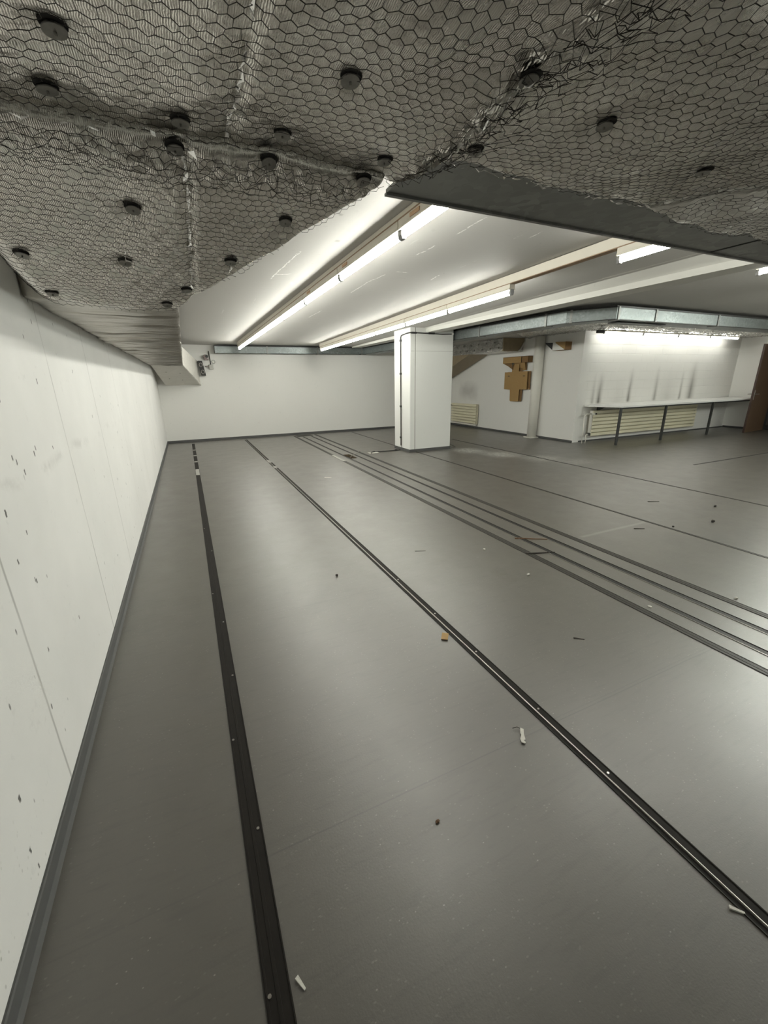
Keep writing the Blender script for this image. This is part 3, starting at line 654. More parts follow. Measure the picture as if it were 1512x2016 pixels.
# ------------------------------------------------------------------ foil covered ducts over the camera
ZF = 1.87
rs = np.random.RandomState(3)
def field(seed, n, lo, hi):
    r_ = np.random.RandomState(seed); fr = r_.uniform(lo, hi, n); an = r_.uniform(0, 2*PI, n); ph = r_.uniform(0, 2*PI, n)
    def fn(x, y):
        o = 0
        for q, a, p in zip(fr, an, ph): o = o + np.sin(2*PI*q*(x*np.cos(a)+y*np.sin(a)) + p)
        return o/math.sqrt(n/2)
    return fn
F1 = field(1, 8, 1.0, 4.0); F2 = field(2, 10, 6.0, 14.0); F3 = field(5, 10, 20, 45)
JX = field(11, 8, 2, 7); JY = field(12, 8, 2, 7)
WASH_MAIN = [(-0.074, 0.693), (-0.108, 0.807), (0.051, 0.816), (0.200, 0.802), (0.252, 0.631), (0.456, 0.526), (0.656, 0.575), (0.382, 0.805), (0.511, 0.715), (0.970, 0.605), (0.62, 0.33), (0.30, 0.2), (-0.05, 0.25), (0.9, 0.15), (1.35, 0.45), (1.5, 0.62)]
WASH_BR = [(0.04, 0.858), (0.187, 0.856), (0.36, 0.852), (-0.04, 1.019), (0.244, 1.009), (0.143, 1.169), (-0.082, 1.214), (-0.271, 1.218), (-0.268, 1.396), (0.042, 1.325), (-0.011, 1.408)]
def dimple(x, y, W):
    o = 0
    for (a, b) in W:
        d2_ = (x-a)**2 + (y-b)**2; o = o + 0.006*np.exp(-d2_/(2*0.015**2)) + 0.004*np.exp(-d2_/(2*0.04**2))
    return o
def crease_z(x, y):
    # messy fold where the wadding meets at the seam between left and middle lengths
    c = np.exp(-((x-0.455-0.02*np.maximum(0, 0.5-y))/0.03)**2)
    return 0.010*c*(0.6+0.4*F3(x, y))
def z_main(x, y):
    tape = 0.005*np.exp(-((x-0.12)/0.012)**2)
    e = np.maximum(0, (y - (0.79-0.03))/0.04)
    return ZF + 0.0035*F1(x, y) + 0.0010*F2(x, y) + 0.0004*F3(x, y) + dimple(x, y, WASH_MAIN) + tape - crease_z(x, y)
def far_main(x): return np.interp(x, [-1, 0.395, 0.425, 0.44, 0.455, 0.475, 0.50, 9], [0.852, 0.852, 0.875, 0.868, 0.80, 0.768, 0.758, 0.758]) + 0.002*np.sin(x*45)
def right_mid(y): return 1.044 + (0.722-y)*0.79
def z_right(x, y):
    s = (x - right_mid(y))
    return ZF + 0.006 - 0.05*np.clip(s, 0, 0.12)/0.12*0.35 + 0.004*F1(x+3, y) + 0.002*F2(x, y+2) + 0.0006*F3(x, y) + dimple(x, y, WASH_MAIN)
def br_left(y): return np.interp(y, [0.8, 1.1, 1.32, 1.42, 1.45], [-0.325, -0.328, -0.330, -0.322, -0.30])
def br_right(y): return np.interp(y, [0.82, 0.846, 0.902, 0.95, 1.077, 1.222, 1.319, 1.435], [0.415, 0.404, 0.370, 0.342, 0.260, 0.152, 0.086, 0.012])
def z_br(x, y):
    # this length slopes down away from the main duct
    el = np.clip((br_left(y)+0.055 - x)/0.055, 0, 1)
    return 1.857 - 0.257*(y-0.84) + 0.0028*F1(x, y) + 0.0007*F2(x, y) + 0.0004*F3(x, y) + dimple(x, y, WASH_BR) + 0.045*el**2.5 + 0.005*np.exp(-((x-0.055)/0.010)**2) - 0.005*np.exp(-((y-0.885)/0.03)**2)*(0.5+0.5*F3(x, y))

def foil_sheet(name, xl, xr, y0, yf, zfun, nu, nv, mat, parent, ztop):
    """underside surface between x=xl(y)..xr(y), y=y0..yf(x), rolled up at the borders, with skirts and a lid"""
    u = np.linspace(0, 1, nu); v = np.linspace(0, 1, nv)
    U, Vv = np.meshgrid(u, v)
    Y = y0 + Vv*(yf(xl(0.8)*(1-U)+xr(0.8)*U) - y0) if callable(yf) else y0 + Vv*(yf-y0)
    X = xl(Y)*(1-U) + xr(Y)*U
    if callable(yf): Y = y0 + Vv*(yf(X)-y0)
    Z = zfun(X, Y)
    # round the borders
    wx = (xr(Y)-xl(Y)); dl = np.minimum(U, 1-U)*wx; dv = np.minimum(Vv, 1-Vv)*(Y.max()-y0)
    rr = 0.007
    for dd in (dl, dv):
        k = np.clip(1 - dd/rr, 0, 1); Z = Z + rr*(1-np.sqrt(np.maximum(0, 1-k*k)))
    V = np.stack([X, Y, Z], -1).reshape(-1, 3)
    idx = np.arange(nu*nv).reshape(nv, nu)
    F = np.stack([idx[:-1, :-1], idx[1:, :-1], idx[1:, 1:], idx[:-1, 1:]], -1).reshape(-1, 4)
    ring = np.concatenate([idx[0, :], idx[1:, -1], idx[-1, -2::-1], idx[-2:0:-1, 0]])
    T = V[ring].copy(); T[:, 2] = ztop; n0 = len(V)
    V = np.concatenate([V, T]); m = len(ring)
    a = ring; b = np.roll(ring, -1); ta = n0+np.arange(m); tb = np.roll(ta, -1)
    F = np.concatenate([F, np.stack([a, b, tb, ta], -1)])
    return np_mesh(name, V, F, mat, parent)

def netting(name, inside, bbox, zfun, a, parent, seed, ang=0.0, messy=None, drop=0.0045, rt=0.00058, rn=0.0004):
    rg = np.random.RandomState(seed); s = a/math.sqrt(3)
    x0, x1, y0, y1 = bbox; cxm, cym = (x0+x1)/2, (y0+y1)/2; Rr = math.hypot(x1-x0, y1-y0)/2 + 2*a
    ni = int(Rr*2/a)+2; nj = int(Rr*2/(a*math.sqrt(3)/2))+2
    I, J = np.meshgrid(np.arange(ni), np.arange(nj))
    ax = (I + 0.5*(J % 2))*a - Rr; ay = J*a*math.sqrt(3)/2 - Rr
    ca, sa = math.cos(ang), math.sin(ang)
    key = {}
    def world(px, py):
        wx = cxm + ca*px - sa*py; wy = cym + sa*px + ca*py
        return wx, wy
    def warp(wx, wy, jit):
        # smooth stretch of the net plus a little random kink; the hash keeps shared corners together
        h1 = np.modf(np.sin(np.round(wx*4e3)*12.9898+np.round(wy*4e3)*78.233+seed)*43758.5453)[0]
        h2 = np.modf(np.sin(np.round(wx*4e3)*39.346+np.round(wy*4e3)*11.135+seed)*24634.6345)[0]
        amp = 0.0011
        if messy is not None: amp = amp + 0.008*messy(wx, wy)
        X_ = wx + 0.0028*JX(wx, wy) + amp*h1; Y_ = wy + 0.0028*JY(wx, wy) + amp*h2
        Z_ = zfun(X_, Y_) - drop - 0.002*np.abs(h1) - (0 if messy is None else 0.010*messy(wx, wy)*np.abs(h2))
        return np.stack([X_, Y_, Z_], -1)
    E0, E1, RR = [], [], []
    A0 = np.stack(world(ax.ravel(), ay.ravel()), -1)
    for (dx, dy, rad) in ((0, s, rn), (a/2, -s/2, rn*1.1), (-a/2, -s/2, rt)):
        B0 = np.stack(world(ax.ravel()+dx, ay.ravel()+dy), -1)
        ok = inside(A0[:, 0], A0[:, 1]) & inside(B0[:, 0], B0[:, 1])
        E0.append(A0[ok]); E1.append(B0[ok]); RR.append(np.full(ok.sum(), rad))
    E0 = np.concatenate(E0); E1 = np.concatenate(E1); RR = np.concatenate(RR)
    P = warp(E0[:, 0], E0[:, 1], None); Q = warp(E1[:, 0], E1[:, 1], None)
    d_ = Q-P; L = np.linalg.norm(d_, axis=1, keepdims=True); d_ = d_/np.maximum(L, 1e-9)
    up = np.zeros_like(d_); up[:, 2] = 1
    n1 = np.cross(d_, up); n1 /= np.maximum(np.linalg.norm(n1, axis=1, keepdims=True), 1e-9); n2 = np.cross(d_, n1)
    V = []
    for base in (P, Q):
        for k in range(3):
            th = 2*PI*k/3; V.append(base + RR[:, None]*(math.cos(th)*n1 + math.sin(th)*n2))
    V = np.stack(V, 1)             # n,6,3
    n = len(P); o6 = (np.arange(n)*6)[:, None]
    F = np.concatenate([o6 + np.array([[0, 1, 4, 3]]), o6 + np.array([[1, 2, 5, 4]]), o6 + np.array([[2, 0, 3, 5]])])
    return np_mesh(name, V.reshape(-1, 3), F, M['wire'], parent, False)

def pl(o, t_):  # keep world coordinates although the parent Empty sits elsewhere
    o.location = Vector(o.location) - Vector(t_.location); return o
def washer(x, y, z, parent, tilt=(0, 0), slope=0.0):
    mb_ = MB().tube([(0, 0, 0.0), (0, 0, 0.0022)], 0.0125, 20).tube([(0, 0, -0.004), (0, 0, 0)], 0.0016, 8)
    h_ = MB().tube([(0, 0, -0.0005), (0, 0, 0)], 0.0142, 18).build('hole_shade', M['void'], parent); h_.location = (x, y-0.004, z+0.0045+0.001*(slope != 0)); h_.rotation_euler = (slope, 0, 0); pl(h_, parent)  # black disc, paints the shaded crescent of the hole beside the washer
    o = mb_.build('washer', M['washer'], parent); o.location = (x, y, z); o.rotation_euler = (tilt[0]+slope, tilt[1], 0)
    return o

ZTOP = 2.34
# --- main duct across the room just in front of the camera
tm = thing('insulated_duct', 'wide foil and wire netting covered duct crossing the room overhead with bare sheet edge', 'duct', (0.5, 0.3, ZF))
YN = -0.55
o = foil_sheet('foil_jacket', lambda y: np.full_like(np.asarray(y, dtype=float), -0.585), right_mid, YN, far_main, z_main, 330, 250, M['foil'], tm, 1.965); pl(o, tm)
o = foil_sheet('foil_jacket', lambda y: right_mid(y)+0.012, lambda y: np.full_like(np.asarray(y, dtype=float), 3.6), YN, lambda x: 0.764 + 0.003*np.sin(x*55), z_right, 330, 230, M['foil_bright'], tm, 1.965); pl(o, tm)
mess = lambda x, y: np.exp(-((x-0.475-0.06*np.maximum(0, 0.6-y))/0.055)**2)
ins_l = lambda x, y: (x > -0.58) & (x < 0.50+0.15*np.maximum(0, 0.6-y)) & (y > YN) & (y < far_main(x)+np.where(x < 0.42, 0.009, -0.003))
o = netting('wire_netting', ins_l, (-0.6, 0.75, YN, 0.87), z_main, 0.0182, tm, 4, -0.04, lambda x, y: 0.9*mess(x, y)); pl(o, tm)
ins_m = lambda x, y: (x > 0.45) & (x < right_mid(y)-0.002) & (y > YN) & (y < far_main(x)-0.003)
o = netting('wire_netting', ins_m, (0.4, 2.0, YN, 0.87), z_main, 0.0182, tm, 9, -0.35, lambda x, y: mess(x, y) + 0.10); pl(o, tm)
ins_r = lambda x, y: (x > right_mid(y)+0.014) & (x < 2.9) & (y > -0.3) & (y < 0.76)
o = netting('wire_netting', ins_r, (1.0, 2.9, -0.3, 0.8), z_right, 0.0195, tm, 15, -0.2, lambda x, y: 0.12+0*x); pl(o, tm)
for (x, y) in WASH_MAIN:
    zz = z_right(np.array(x), np.array(y)) if x > float(right_mid(y)) else z_main(np.array(x), np.array(y))
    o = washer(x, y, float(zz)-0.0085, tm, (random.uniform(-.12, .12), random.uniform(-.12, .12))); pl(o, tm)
# frayed foil edge strips along the seams
def frayed(parent, pts, zfun, w0, seed, dz=0.0045, mat=None):
    rg = random.Random(seed); m_ = MB()
    P = [Vector((x, y, 0)) for x, y in pts]
    segs = []
    for a_, b_ in zip(P[:-1], P[1:]):
        n_ = max(2, int((b_-a_).length/0.011))
        for i in range(n_): segs.append((a_.lerp(b_, i/n_), a_.lerp(b_, (i+1)/n_)))
    prev = None; nb = len(segs)
    for i_ in range(nb+1):
        a_ = segs[i_][0] if i_ < nb else segs[-1][1]
        dr_ = (segs[min(i_, nb-1)][1]-segs[min(i_, nb-1)][0]).normalized(); nn = Vector((-dr_.y, dr_.x, 0))
        wv = w0*(rg.uniform(0.35, 1.1) if rg.random() > 0.2 else 0.08); off = rg.uniform(-0.35, 0.35)*w0
        cur = []; lift = rg.uniform(-0.0045, 0.003)
        for sg in (-1, 1):
            p = a_ + nn*(off + sg*wv*0.5)
            cur.append(m_.bm.verts.new((p.x, p.y, float(zfun(np.array(p.x), np.array(p.y))) - dz + lift + sg*rg.uniform(-0.002, 0.003))))
        if prev: m_.bm.faces.new((prev[0], prev[1], cur[1], cur[0]))
        if prev and rg.random() < 0.25:
            sd = rg.choice((0, 1)); e_ = Vector(cur[sd].co) + nn*(sd*2-1)*rg.uniform(0.008, 0.02) + dr_*rg.uniform(-0.006, 0.006)
            ev = m_.bm.verts.new(e_); mv = m_.bm.verts.new(Vector(cur[sd].co).lerp(Vector(prev[sd].co), 0.25))
            m_.bm.faces.new((cur[sd], mv, ev))
        prev = cur
    o_ = m_.build('frayed_seam', mat or M['tape'], parent); return pl(o_, parent)
frayed(tm, [(0.121, 0.10), (0.120, 0.56), (0.121, 0.69), (0.117, 0.825)], z_main, 0.0065, 2)
frayed(tm, [(0.45, 0.70), (0.452, 0.60), (0.457, 0.50)], z_main, 0.0055, 3, 0.012)
frayed(tm, [(0.06, 0.838), (0.03, 0.846), (0.0, 0.848)], z_main, 0.006, 4, 0.006)
frayed(tm, [(-0.2, 0.850), (-0.08, 0.850)], z_main, 0.004, 14, 0.004)
frayed(tm, [(0.49, 0.764), (0.60, 0.755), (1.1, 0.755)], z_main, 0.004, 6, 0.003)
# bare sheet metal casing that shows beyond the wadding
mb = MB().box((0.474, YN, 1.90), (1.70, 0.993, 1.908)).box((1.706, YN, 1.90), (4.3, 1.003, 1.908)).box((0.60, YN, 1.908), (4.3, 0.975, ZTOP))
o = mb.build('bare_casing', M['galv_dark'], tm); o['label'] = 'bare dull grey sheet metal edge'; pl(o, tm)
mb = MB().box((1.697, 0.70, 1.899), (1.709, 0.995, 2.2)); pl(mb.build('casing_joint', M['void'], tm), tm)
mb = MB().box((0.472, 0.985, 1.895), (4.3, 0.996, 1.9002)); pl(mb.build('casing_lip', M['galv_dark'], tm), tm)
mb = MB().box((-0.585, YN, 1.905), (0.47, 0.845, ZTOP)); pl(mb.build('inner_body', M['void'], tm), tm)

for (x, y) in ((0.8, 0.3), (2.2, 0.3), (3.8, 0.3), (-0.3, 0.3)):
    m_ = MB().tube([(x, y, ZTOP-0.01), (x, y, zc(y)+0.005)], 0.006, 6); pl(m_.build('hanger_rod', M['steel'], tm), tm)
# --- tapering branch towards the far wall
tb = thing('insulated_duct', 'tapering foil and netting covered branch duct over the left wall', 'duct', (0.0, 1.1, ZF))
YB0, YB1 = 0.848, 1.435
o = foil_sheet('foil_jacket', br_left, br_right, YB0, YB1, z_br, 190, 170, M['foil'], tb, 1.985); pl(o, tb)
ins_b = lambda x, y: (x > br_left(y)+0.004) & (x < br_right(y)-0.004) & (y > YB0-0.006) & (y < YB1+0.004)
messb = lambda x, y: 0.40*np.exp(-((y-0.885)/0.03)**2)*np.clip((br_right(y)-x)/0.06, 0, 1) + 0.25*np.exp(-((x-br_left(y)-0.015)/0.03)**2)*(x < 0)
o = netting('wire_netting', ins_b, (-0.35, 0.45, YB0, YB1), z_br, 0.0182, tb, 21, 0.02, messb); pl(o, tb)
o = netting('wire_netting', lambda x, y: ins_b(x, y) & (y < 0.925) & (x > -0.25) & (x < br_right(y)-0.03), (-0.35, 0.45, YB0, 0.95), z_br, 0.0182, tb, 22, 0.3, lambda x, y: 0.5+0*x, 0.007); pl(o, tb)
for (x, y) in WASH_BR:
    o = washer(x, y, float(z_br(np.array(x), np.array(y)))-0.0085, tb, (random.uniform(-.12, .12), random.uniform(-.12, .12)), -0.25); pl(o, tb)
frayed(tb, [(0.050, 0.85), (0.055, 0.95), (0.055, 1.1), (0.054, 1.32)], z_br, 0.0075, 7)
frayed(tb, [(0.035, 0.862), (0.07, 0.850)], z_br, 0.014, 8, 0.008)
frayed(tb, [(-0.044, 1.035), (-0.045, 1.099)], z_br, 0.004, 9)
frayed(tb, [(0.146, 1.18), (0.14, 1.21)], z_br, 0.004, 10)
frayed(tb, [(-0.073, 1.151), (-0.081, 1.20)], z_br, 0.004, 11)
frayed(tb, [(-0.31, 0.842), (-0.06, 0.842)], z_br, 0.005, 12, 0.003)
mb = MB().hexa([(-0.31, 0.85, 1.93), (0.385, 0.85, 1.93), (0.385, 0.85, ZTOP), (-0.31, 0.85, ZTOP)], [(-0.28, 1.425, 1.80), (0.0, 1.425, 1.80), (0.0, 1.425, ZTOP), (-0.28, 1.425, ZTOP)]); pl(mb.build('inner_body', M['void'], tb), tb)
mb = MB().box((-0.285, 1.425, 1.905), (0.0, 2.56, 2.32)); pl(mb.build('connecting_neck', M['foil_matt'], tb), tb)

# --- wrinkled foil duct along the left wall, ending in a hood on the far wall
tw = thing('insulated_duct', 'long wrinkled foil duct under the ceiling along the left wall', 'duct', (-0.3, 6.0, ZF))
rw = np.random.RandomState(8)
ycr = np.sort(np.concatenate([2.45 + np.cumsum(rw.uniform(0.10, 0.55, 24))])); ycr = ycr[ycr < 10.45]
acr = rw.uniform(0.3, 1.0, len(ycr))
def z_wr(x, y):
    o_ = ZF + 0.006 + 0.003*F1(x, y) + 0.0032*np.sin(y*24+2*F1(x*0.6, y)) + 0.0022*np.sin(y*47+3*F1(x*.5, y*.7)) + 0.0008*F2(x*0.5, y*2)
    for c_, a_ in zip(ycr, acr):
        dd = y - c_ - 0.03*np.sin(x*5+c_*7)
        o_ = o_ + a_*0.032*np.exp(-(dd/0.014)**2) - a_*0.012*np.exp(-((dd-0.05)/0.035)**2)
    e_ = np.clip((x+0.09)/0.12, 0, 1)
    return o_ + 0.0012*e_*np.sin(y*260+4*np.sin(y*13))
o = foil_sheet('foil_jacket', lambda y: np.full_like(np.asarray(y, dtype=float), -0.602), lambda y: 0.030 + 0.003*np.sin(np.asarray(y)*9), 2.55, 10.5, z_wr, 40, 1700, M['foil_wrinkle'], tw, ZTOP); pl(o, tw)
mb = MB().box((0.024, 2.57, 1.90), (0.036, 10.5, 2.33)); pl(mb.build('side_facing', M['foil_bright'], tw), tw)
A_ = [(-0.585, 10.5, 1.875), (0.032, 10.5, 1.875), (0.032, 10.5, 2.30), (-0.585, 10.5, 2.30)]
B_ = [(-0.42, YF-0.005, 1.45), (0.39, YF-0.005, 1.46), (0.39, YF-0.005, 2.03), (-0.42, YF-0.005, 2.03)]
m_ = MB(); bm = m_.bm
NSU, NSV = 14, 34
def lerp3(a, b, k): return [a[i]*(1-k)+b[i]*k for i in range(3)]
rings = []
for i in range(NSV+1):
    k = i/NSV; ring = []
    C = [Vector(lerp3(a, b, k)) for a, b in zip(A_, B_)]
    for e in range(4):
        for j in range(NSU):
            p = C[e].lerp(C[(e+1) % 4], j/NSU)
            q = random.uniform(-1, 1)*0.004*(1 if 0 < i < NSV else 0)
            p = p + Vector((q if e in (1, 3) else 0, 0, q if e in (0, 2) else 0))
            ring.append(bm.verts.new(p))
    rings.append(ring)
nr = len(rings[0])
for a, b in zip(rings[:-1], rings[1:]):
    for j in range(nr): bm.faces.new((a[j], a[(j+1) % nr], b[(j+1) % nr], b[j]))
bm.faces.new(rings[0]); bm.faces.new(rings[-1][::-1])
o = m_.build('outlet_hood', M['foil_matt'], tw); o['label'] = 'pale dull foil hood sloping down to the far wall'; pl(o, tw)
for (u, k) in ((0.3, 0.3), (0.25, 0.62), (0.6, 0.7), (0.7, 0.35)):
    lo = Vector(lerp3(lerp3(A_[0], A_[1], u), lerp3(B_[0], B_[1], u), k)) - Vector((0, 0, 0.006))
    o = MB().tube([(0, 0, 0), (0, 0, 0.004)], 0.013, 12).build('washer', M['washer'], tw); o.location = lo; o.rotation_euler = (-0.25, 0, 0); pl(o, tw)
e0 = Vector(A_[1]); e1 = Vector(B_[1]); pp = []
rr_ = []
for i in range(30):
    k = i/29; pp.append(e0.lerp(e1, k) + Vector((random.uniform(-.004, .004), 0, random.uniform(-.006, .004)))); rr_.append(random.uniform(0.008, 0.016) + 0.010*k)
o = MB().tube(pp, rr_, 7).build('crumpled_edge', M['foil_bright'], tw); pl(o, tw)

# ------------------------------------------------------------------ galvanised duct round the ceiling
tg = thing('galvanised_duct', 'slim galvanised sheet duct running under the ceiling along the far wall and right side', 'duct', (5.3, 7.8, 2.28))
path = [(0.83, 11.96, 2.225, 2.385), (4.93, 11.98, 2.235, 2.395), (5.28, 7.8, 2.28, 2.445), (5.44, 5.05, 2.29, 2.45), (5.86, 4.52, 2.30, 2.45), (14.40, 4.56, 2.29, 2.45)]
def offs(i, wd):
    P = [Vector((p[0], p[1])) for p in path]
    def nrm(a, b): d_ = (b-a).normalized(); return Vector((-d_.y, d_.x)) if True else None
    ns = []
    if i > 0: ns.append(nrm(P[i-1], P[i]))
    if i < len(P)-1: ns.append(nrm(P[i], P[i+1]))
    n_ = sum(ns, Vector((0, 0))).normalized(); c_ = n_.dot(ns[0])
    return P[i] + n_*wd/max(c_, 0.4)
widths = [0.2, 0.2, 0.42, 0.42, 0.42, 0.42]
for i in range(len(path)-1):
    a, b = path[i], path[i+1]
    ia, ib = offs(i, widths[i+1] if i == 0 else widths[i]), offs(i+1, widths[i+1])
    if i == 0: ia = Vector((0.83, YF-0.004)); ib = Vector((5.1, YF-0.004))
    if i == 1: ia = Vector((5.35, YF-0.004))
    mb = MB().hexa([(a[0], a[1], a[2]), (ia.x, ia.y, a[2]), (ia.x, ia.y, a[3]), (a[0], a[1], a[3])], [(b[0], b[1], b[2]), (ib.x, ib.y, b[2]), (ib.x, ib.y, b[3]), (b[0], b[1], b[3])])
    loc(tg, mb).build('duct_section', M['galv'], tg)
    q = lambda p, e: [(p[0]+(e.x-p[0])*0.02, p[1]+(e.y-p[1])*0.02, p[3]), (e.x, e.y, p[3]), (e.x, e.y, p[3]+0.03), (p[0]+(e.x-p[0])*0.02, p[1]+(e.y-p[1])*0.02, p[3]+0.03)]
    mb = MB().hexa(q(a, ia), q(b, ib)); loc(tg, mb).build('gap_strip', M['black'], tg)  # black strip in the gap between duct top and ceiling
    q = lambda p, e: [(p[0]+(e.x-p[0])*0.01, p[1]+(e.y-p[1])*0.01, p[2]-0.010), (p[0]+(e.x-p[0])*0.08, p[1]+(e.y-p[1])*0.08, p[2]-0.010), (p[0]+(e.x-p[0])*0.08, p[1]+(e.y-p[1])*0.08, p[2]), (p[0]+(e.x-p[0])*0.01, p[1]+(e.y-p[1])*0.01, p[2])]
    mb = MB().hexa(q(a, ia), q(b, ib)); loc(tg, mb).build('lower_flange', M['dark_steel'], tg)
def flange(i, k, th=0.018, pr=0.012):
    a, b = Vector(path[i]), Vector(path[i+1]); p = a.lerp(b, k)
    dr_ = (Vector((b[0], b[1], 0))-Vector((a[0], a[1], 0))).normalized(); n_ = Vector((dr_.y, -dr_.x, 0))
    mb_ = MB(); c_ = Vector((p[0], p[1], 0))
    q = [(c_ - dr_*th + n_*pr, p[2]-pr), (c_ - dr_*th + n_*pr, p[3]+pr), (c_ - dr_*th - n_*0.15, p[3]+pr), (c_ - dr_*th - n_*0.15, p[2]-pr)]
    A2 = [(v.x, v.y, z) for v, z in q]; B2 = [(v.x+dr_.x*2*th, v.y+dr_.y*2*th, z) for v, z in q]
    mb_.hexa(A2, B2); loc(tg, mb_).build('flange', M['galv_dark'], tg)
for i, k in ((0, 0.32), (0, 0.66), (0, 0.985), (1, 0.45), (2, 0.28), (2, 0.86), (3, 0.1), (4, 0.005), (4, 0.105), (4, 0.30), (4, 0.58)): flange(i, k)
mb = MB().box((6.15, 4.70, 2.283), (7.3, 4.74, 2.292)).box((6.15, 4.84, 2.283), (7.3, 4.88, 2.292)).box((6.15, 4.70, 2.283), (6.19, 4.88, 2.292)).box((7.26, 4.70, 2.283), (7.3, 4.88, 2.292))
loc(tg, mb).build('grille_frame', M['dark_steel'], tg)
mb = MB().box((6.19, 4.74, 2.286), (7.26, 4.84, 2.294)); loc(tg, mb).build('grille', M['galv'], tg)
for (x, y) in ((5.55, 4.9), (5.30, 7.4), (9.2, 4.66), (12.0, 4.66)):
    mb = MB().tube([(x+0.15, y+0.1, 2.44), (x+0.15, y+0.1, zc(y)+0.01)], 0.006, 6); loc(tg, mb).build('hanger', M['steel'], tg)

# ------------------------------------------------------------------ foil slab duct on the right, over the bench
ts = thing('insulated_duct', 'flat crumpled foil duct under the ceiling above the workbench lamps', 'duct', (9.0, 6.0, 2.46))
def quadgrid(c, nu, nv, seed, amp=0.016, ztop=2.50):
    rg = np.random.RandomState(seed); u = np.linspace(0, 1, nu); v = np.linspace(0, 1, nv); U, Vv = np.meshgrid(u, v)
    C = [np.array(p) for p in c]
    XY = ((1-U)*(1-Vv))[..., None]*C[0] + (U*(1-Vv))[..., None]*C[1] + (U*Vv)[..., None]*C[2] + ((1-U)*Vv)[..., None]*C[3]
    X, Y = XY[..., 0], XY[..., 1]
    Z = 2.45 + amp*0.4*F1(X*0.9, Y*0.9) + amp*0.8*np.abs(F2(X*0.45, Y*0.45)) + amp*0.5*np.abs(F3(X*0.3, Y*0.3))
    V = np.stack([X, Y, np.clip(Z, 2.432, ztop-0.002)], -1).reshape(-1, 3); idx = np.arange(nu*nv).reshape(nv, nu)
    F = np.stack([idx[:-1, :-1], idx[1:, :-1], idx[1:, 1:], idx[:-1, 1:]], -1).reshape(-1, 4)
    ring = np.concatenate([idx[0, :], idx[1:, -1], idx[-1, -2::-1], idx[-2:0:-1, 0]]); T = V[ring].copy(); T[:, 2] = ztop; n0 = len(V); m = len(ring)
    F = np.concatenate([F, np.stack([ring, np.roll(ring, -1), n0+np.roll(np.arange(m), -1), n0+np.arange(m)], -1)])
    return np.concatenate([V, T]), F
Va, Fa = quadgrid([(5.85, 5.0), (8.19, 5.0), (8.19, 8.75), (5.95, 7.2)], 140, 190, 1)
Vb, Fb = quadgrid([(8.19, 5.0), (14.38, 5.0), (14.38, 7.04), (8.19, 7.04)], 330, 120, 2)
o = np_mesh('foil_jacket', np.concatenate([Va, Vb]), np.concatenate([Fa, Fb+len(Va)]), M['foil_slab'], ts); pl(o, ts)
# insulated box along the cardboard wall
ti = thing('insulated_duct', 'foil wrapped box duct on the side wall right of the column with brown end', 'duct', (7.85, 10.0, 2.17))
V_, F_ = [], []
m_ = MB(); bm = m_.bm
def wob(p, a): return Vector(p) + Vector((random.uniform(-a, a), 0, random.uniform(-a, a)))
nx, nz = 90, 14
gr = [[bm.verts.new(wob((7.5 + (0 if (i % 7) else 0.008), 8.9 + 2.3*i/nx, 2.16 + 0.30*j/nz), 0.013 if 0 < j < nz else 0.004)) for j in range(nz+1)] for i in range(nx+1)]
for i in range(nx):
    for j in range(nz): bm.faces.new((gr[i][j], gr[i+1][j], gr[i+1][j+1], gr[i][j+1]))
m_.box((7.515, 8.915, 2.155), (8.19, 11.2, 2.46))
o = m_.build('foil_jacket', M['foil_slab'], ti); pl(o, ti)
mb = MB().prism([(7.5, 2.155), (8.0, 2.155), (8.19, 2.40), (8.19, 2.47), (7.5, 2.47)], 8.875, 8.915, 'y'); pl(mb.build('end_panel', M['kraft'], ti), ti)
mb = MB().tube([(7.99, 8.875, 2.16), (8.06, 8.87, 2.2), (8.12, 8.87, 2.29), (8.185, 8.87, 2.40), (8.185, 8.87, 2.46)], [0.012, 0.018, 0.02, 0.018, 0.012], 8); pl(mb.build('crumpled_edge', M['foil_bright'], ti), ti)
for i in range(12):
    y = 9.05 + 0.17*i; z = 2.22 + (0.16 if i % 2 else 0.02)
    o = MB().tube([(7.489, y, z), (7.5, y, z)], 0.022, 10).build('washer', M['washer'], ti); pl(o, ti)
mb = MB().prism([(10.3, 2.155), (11.2, 2.155), (YF-0.01, 2.155), (YF-0.01, 1.50)], 7.5, 8.15, 'x'); o = mb.build('outlet_hood', M['kraft'], ti); pl(o, ti)

# ------------------------------------------------------------------ white drain pipe
t = thing('drain_pipe', 'thick round white pipe standing floor to ceiling on the side wall', 'pipe', (8.075, 8.22, 0))
MB().tube([(0, 0, 0.0), (0, 0, 2.455)], 0.118, 32).build('shaft', M['pipe'], t)
MB().box((-0.13, -0.13, 0), (0.12, 0.16, 0.022)).build('foot', M['pipe'], t, 0.004)

# ------------------------------------------------------------------ workbench
t = thing('workbench', 'long white topped workbench on dark steel legs along the back wall', 'workbench', (11.3, 6.65, 0))
mb = MB().prism([(8.47, 7.04), (8.42, 6.86), (8.72, 6.22), (14.36, 6.22), (14.36, 7.04)], 0.832, 0.868); loc(t, mb).build('top', M['bench_top'], t, 0.006)
for x in (8.76, 10.36, 12.26):
    mb = MB().box((x-0.022, 6.28, 0), (x+0.022, 6.324, 0.832)); loc(t, mb).build('leg', M['dark_steel'], t)
for x in (8.93, 10.0, 11.0, 12.05, 12.95, 13.6):
    mb = MB().prism([(7.04, 0.832), (6.80, 0.832), (6.80, 0.815), (7.02, 0.72), (7.04, 0.72)], x-0.02, x+0.02, 'x'); loc(t, mb).build('bracket', M['dark_steel'], t)
mb = MB().box((8.8, 6.30, 0.795), (14.3, 6.325, 0.832)); loc(t, mb).build('rail', M['dark_steel'], t)

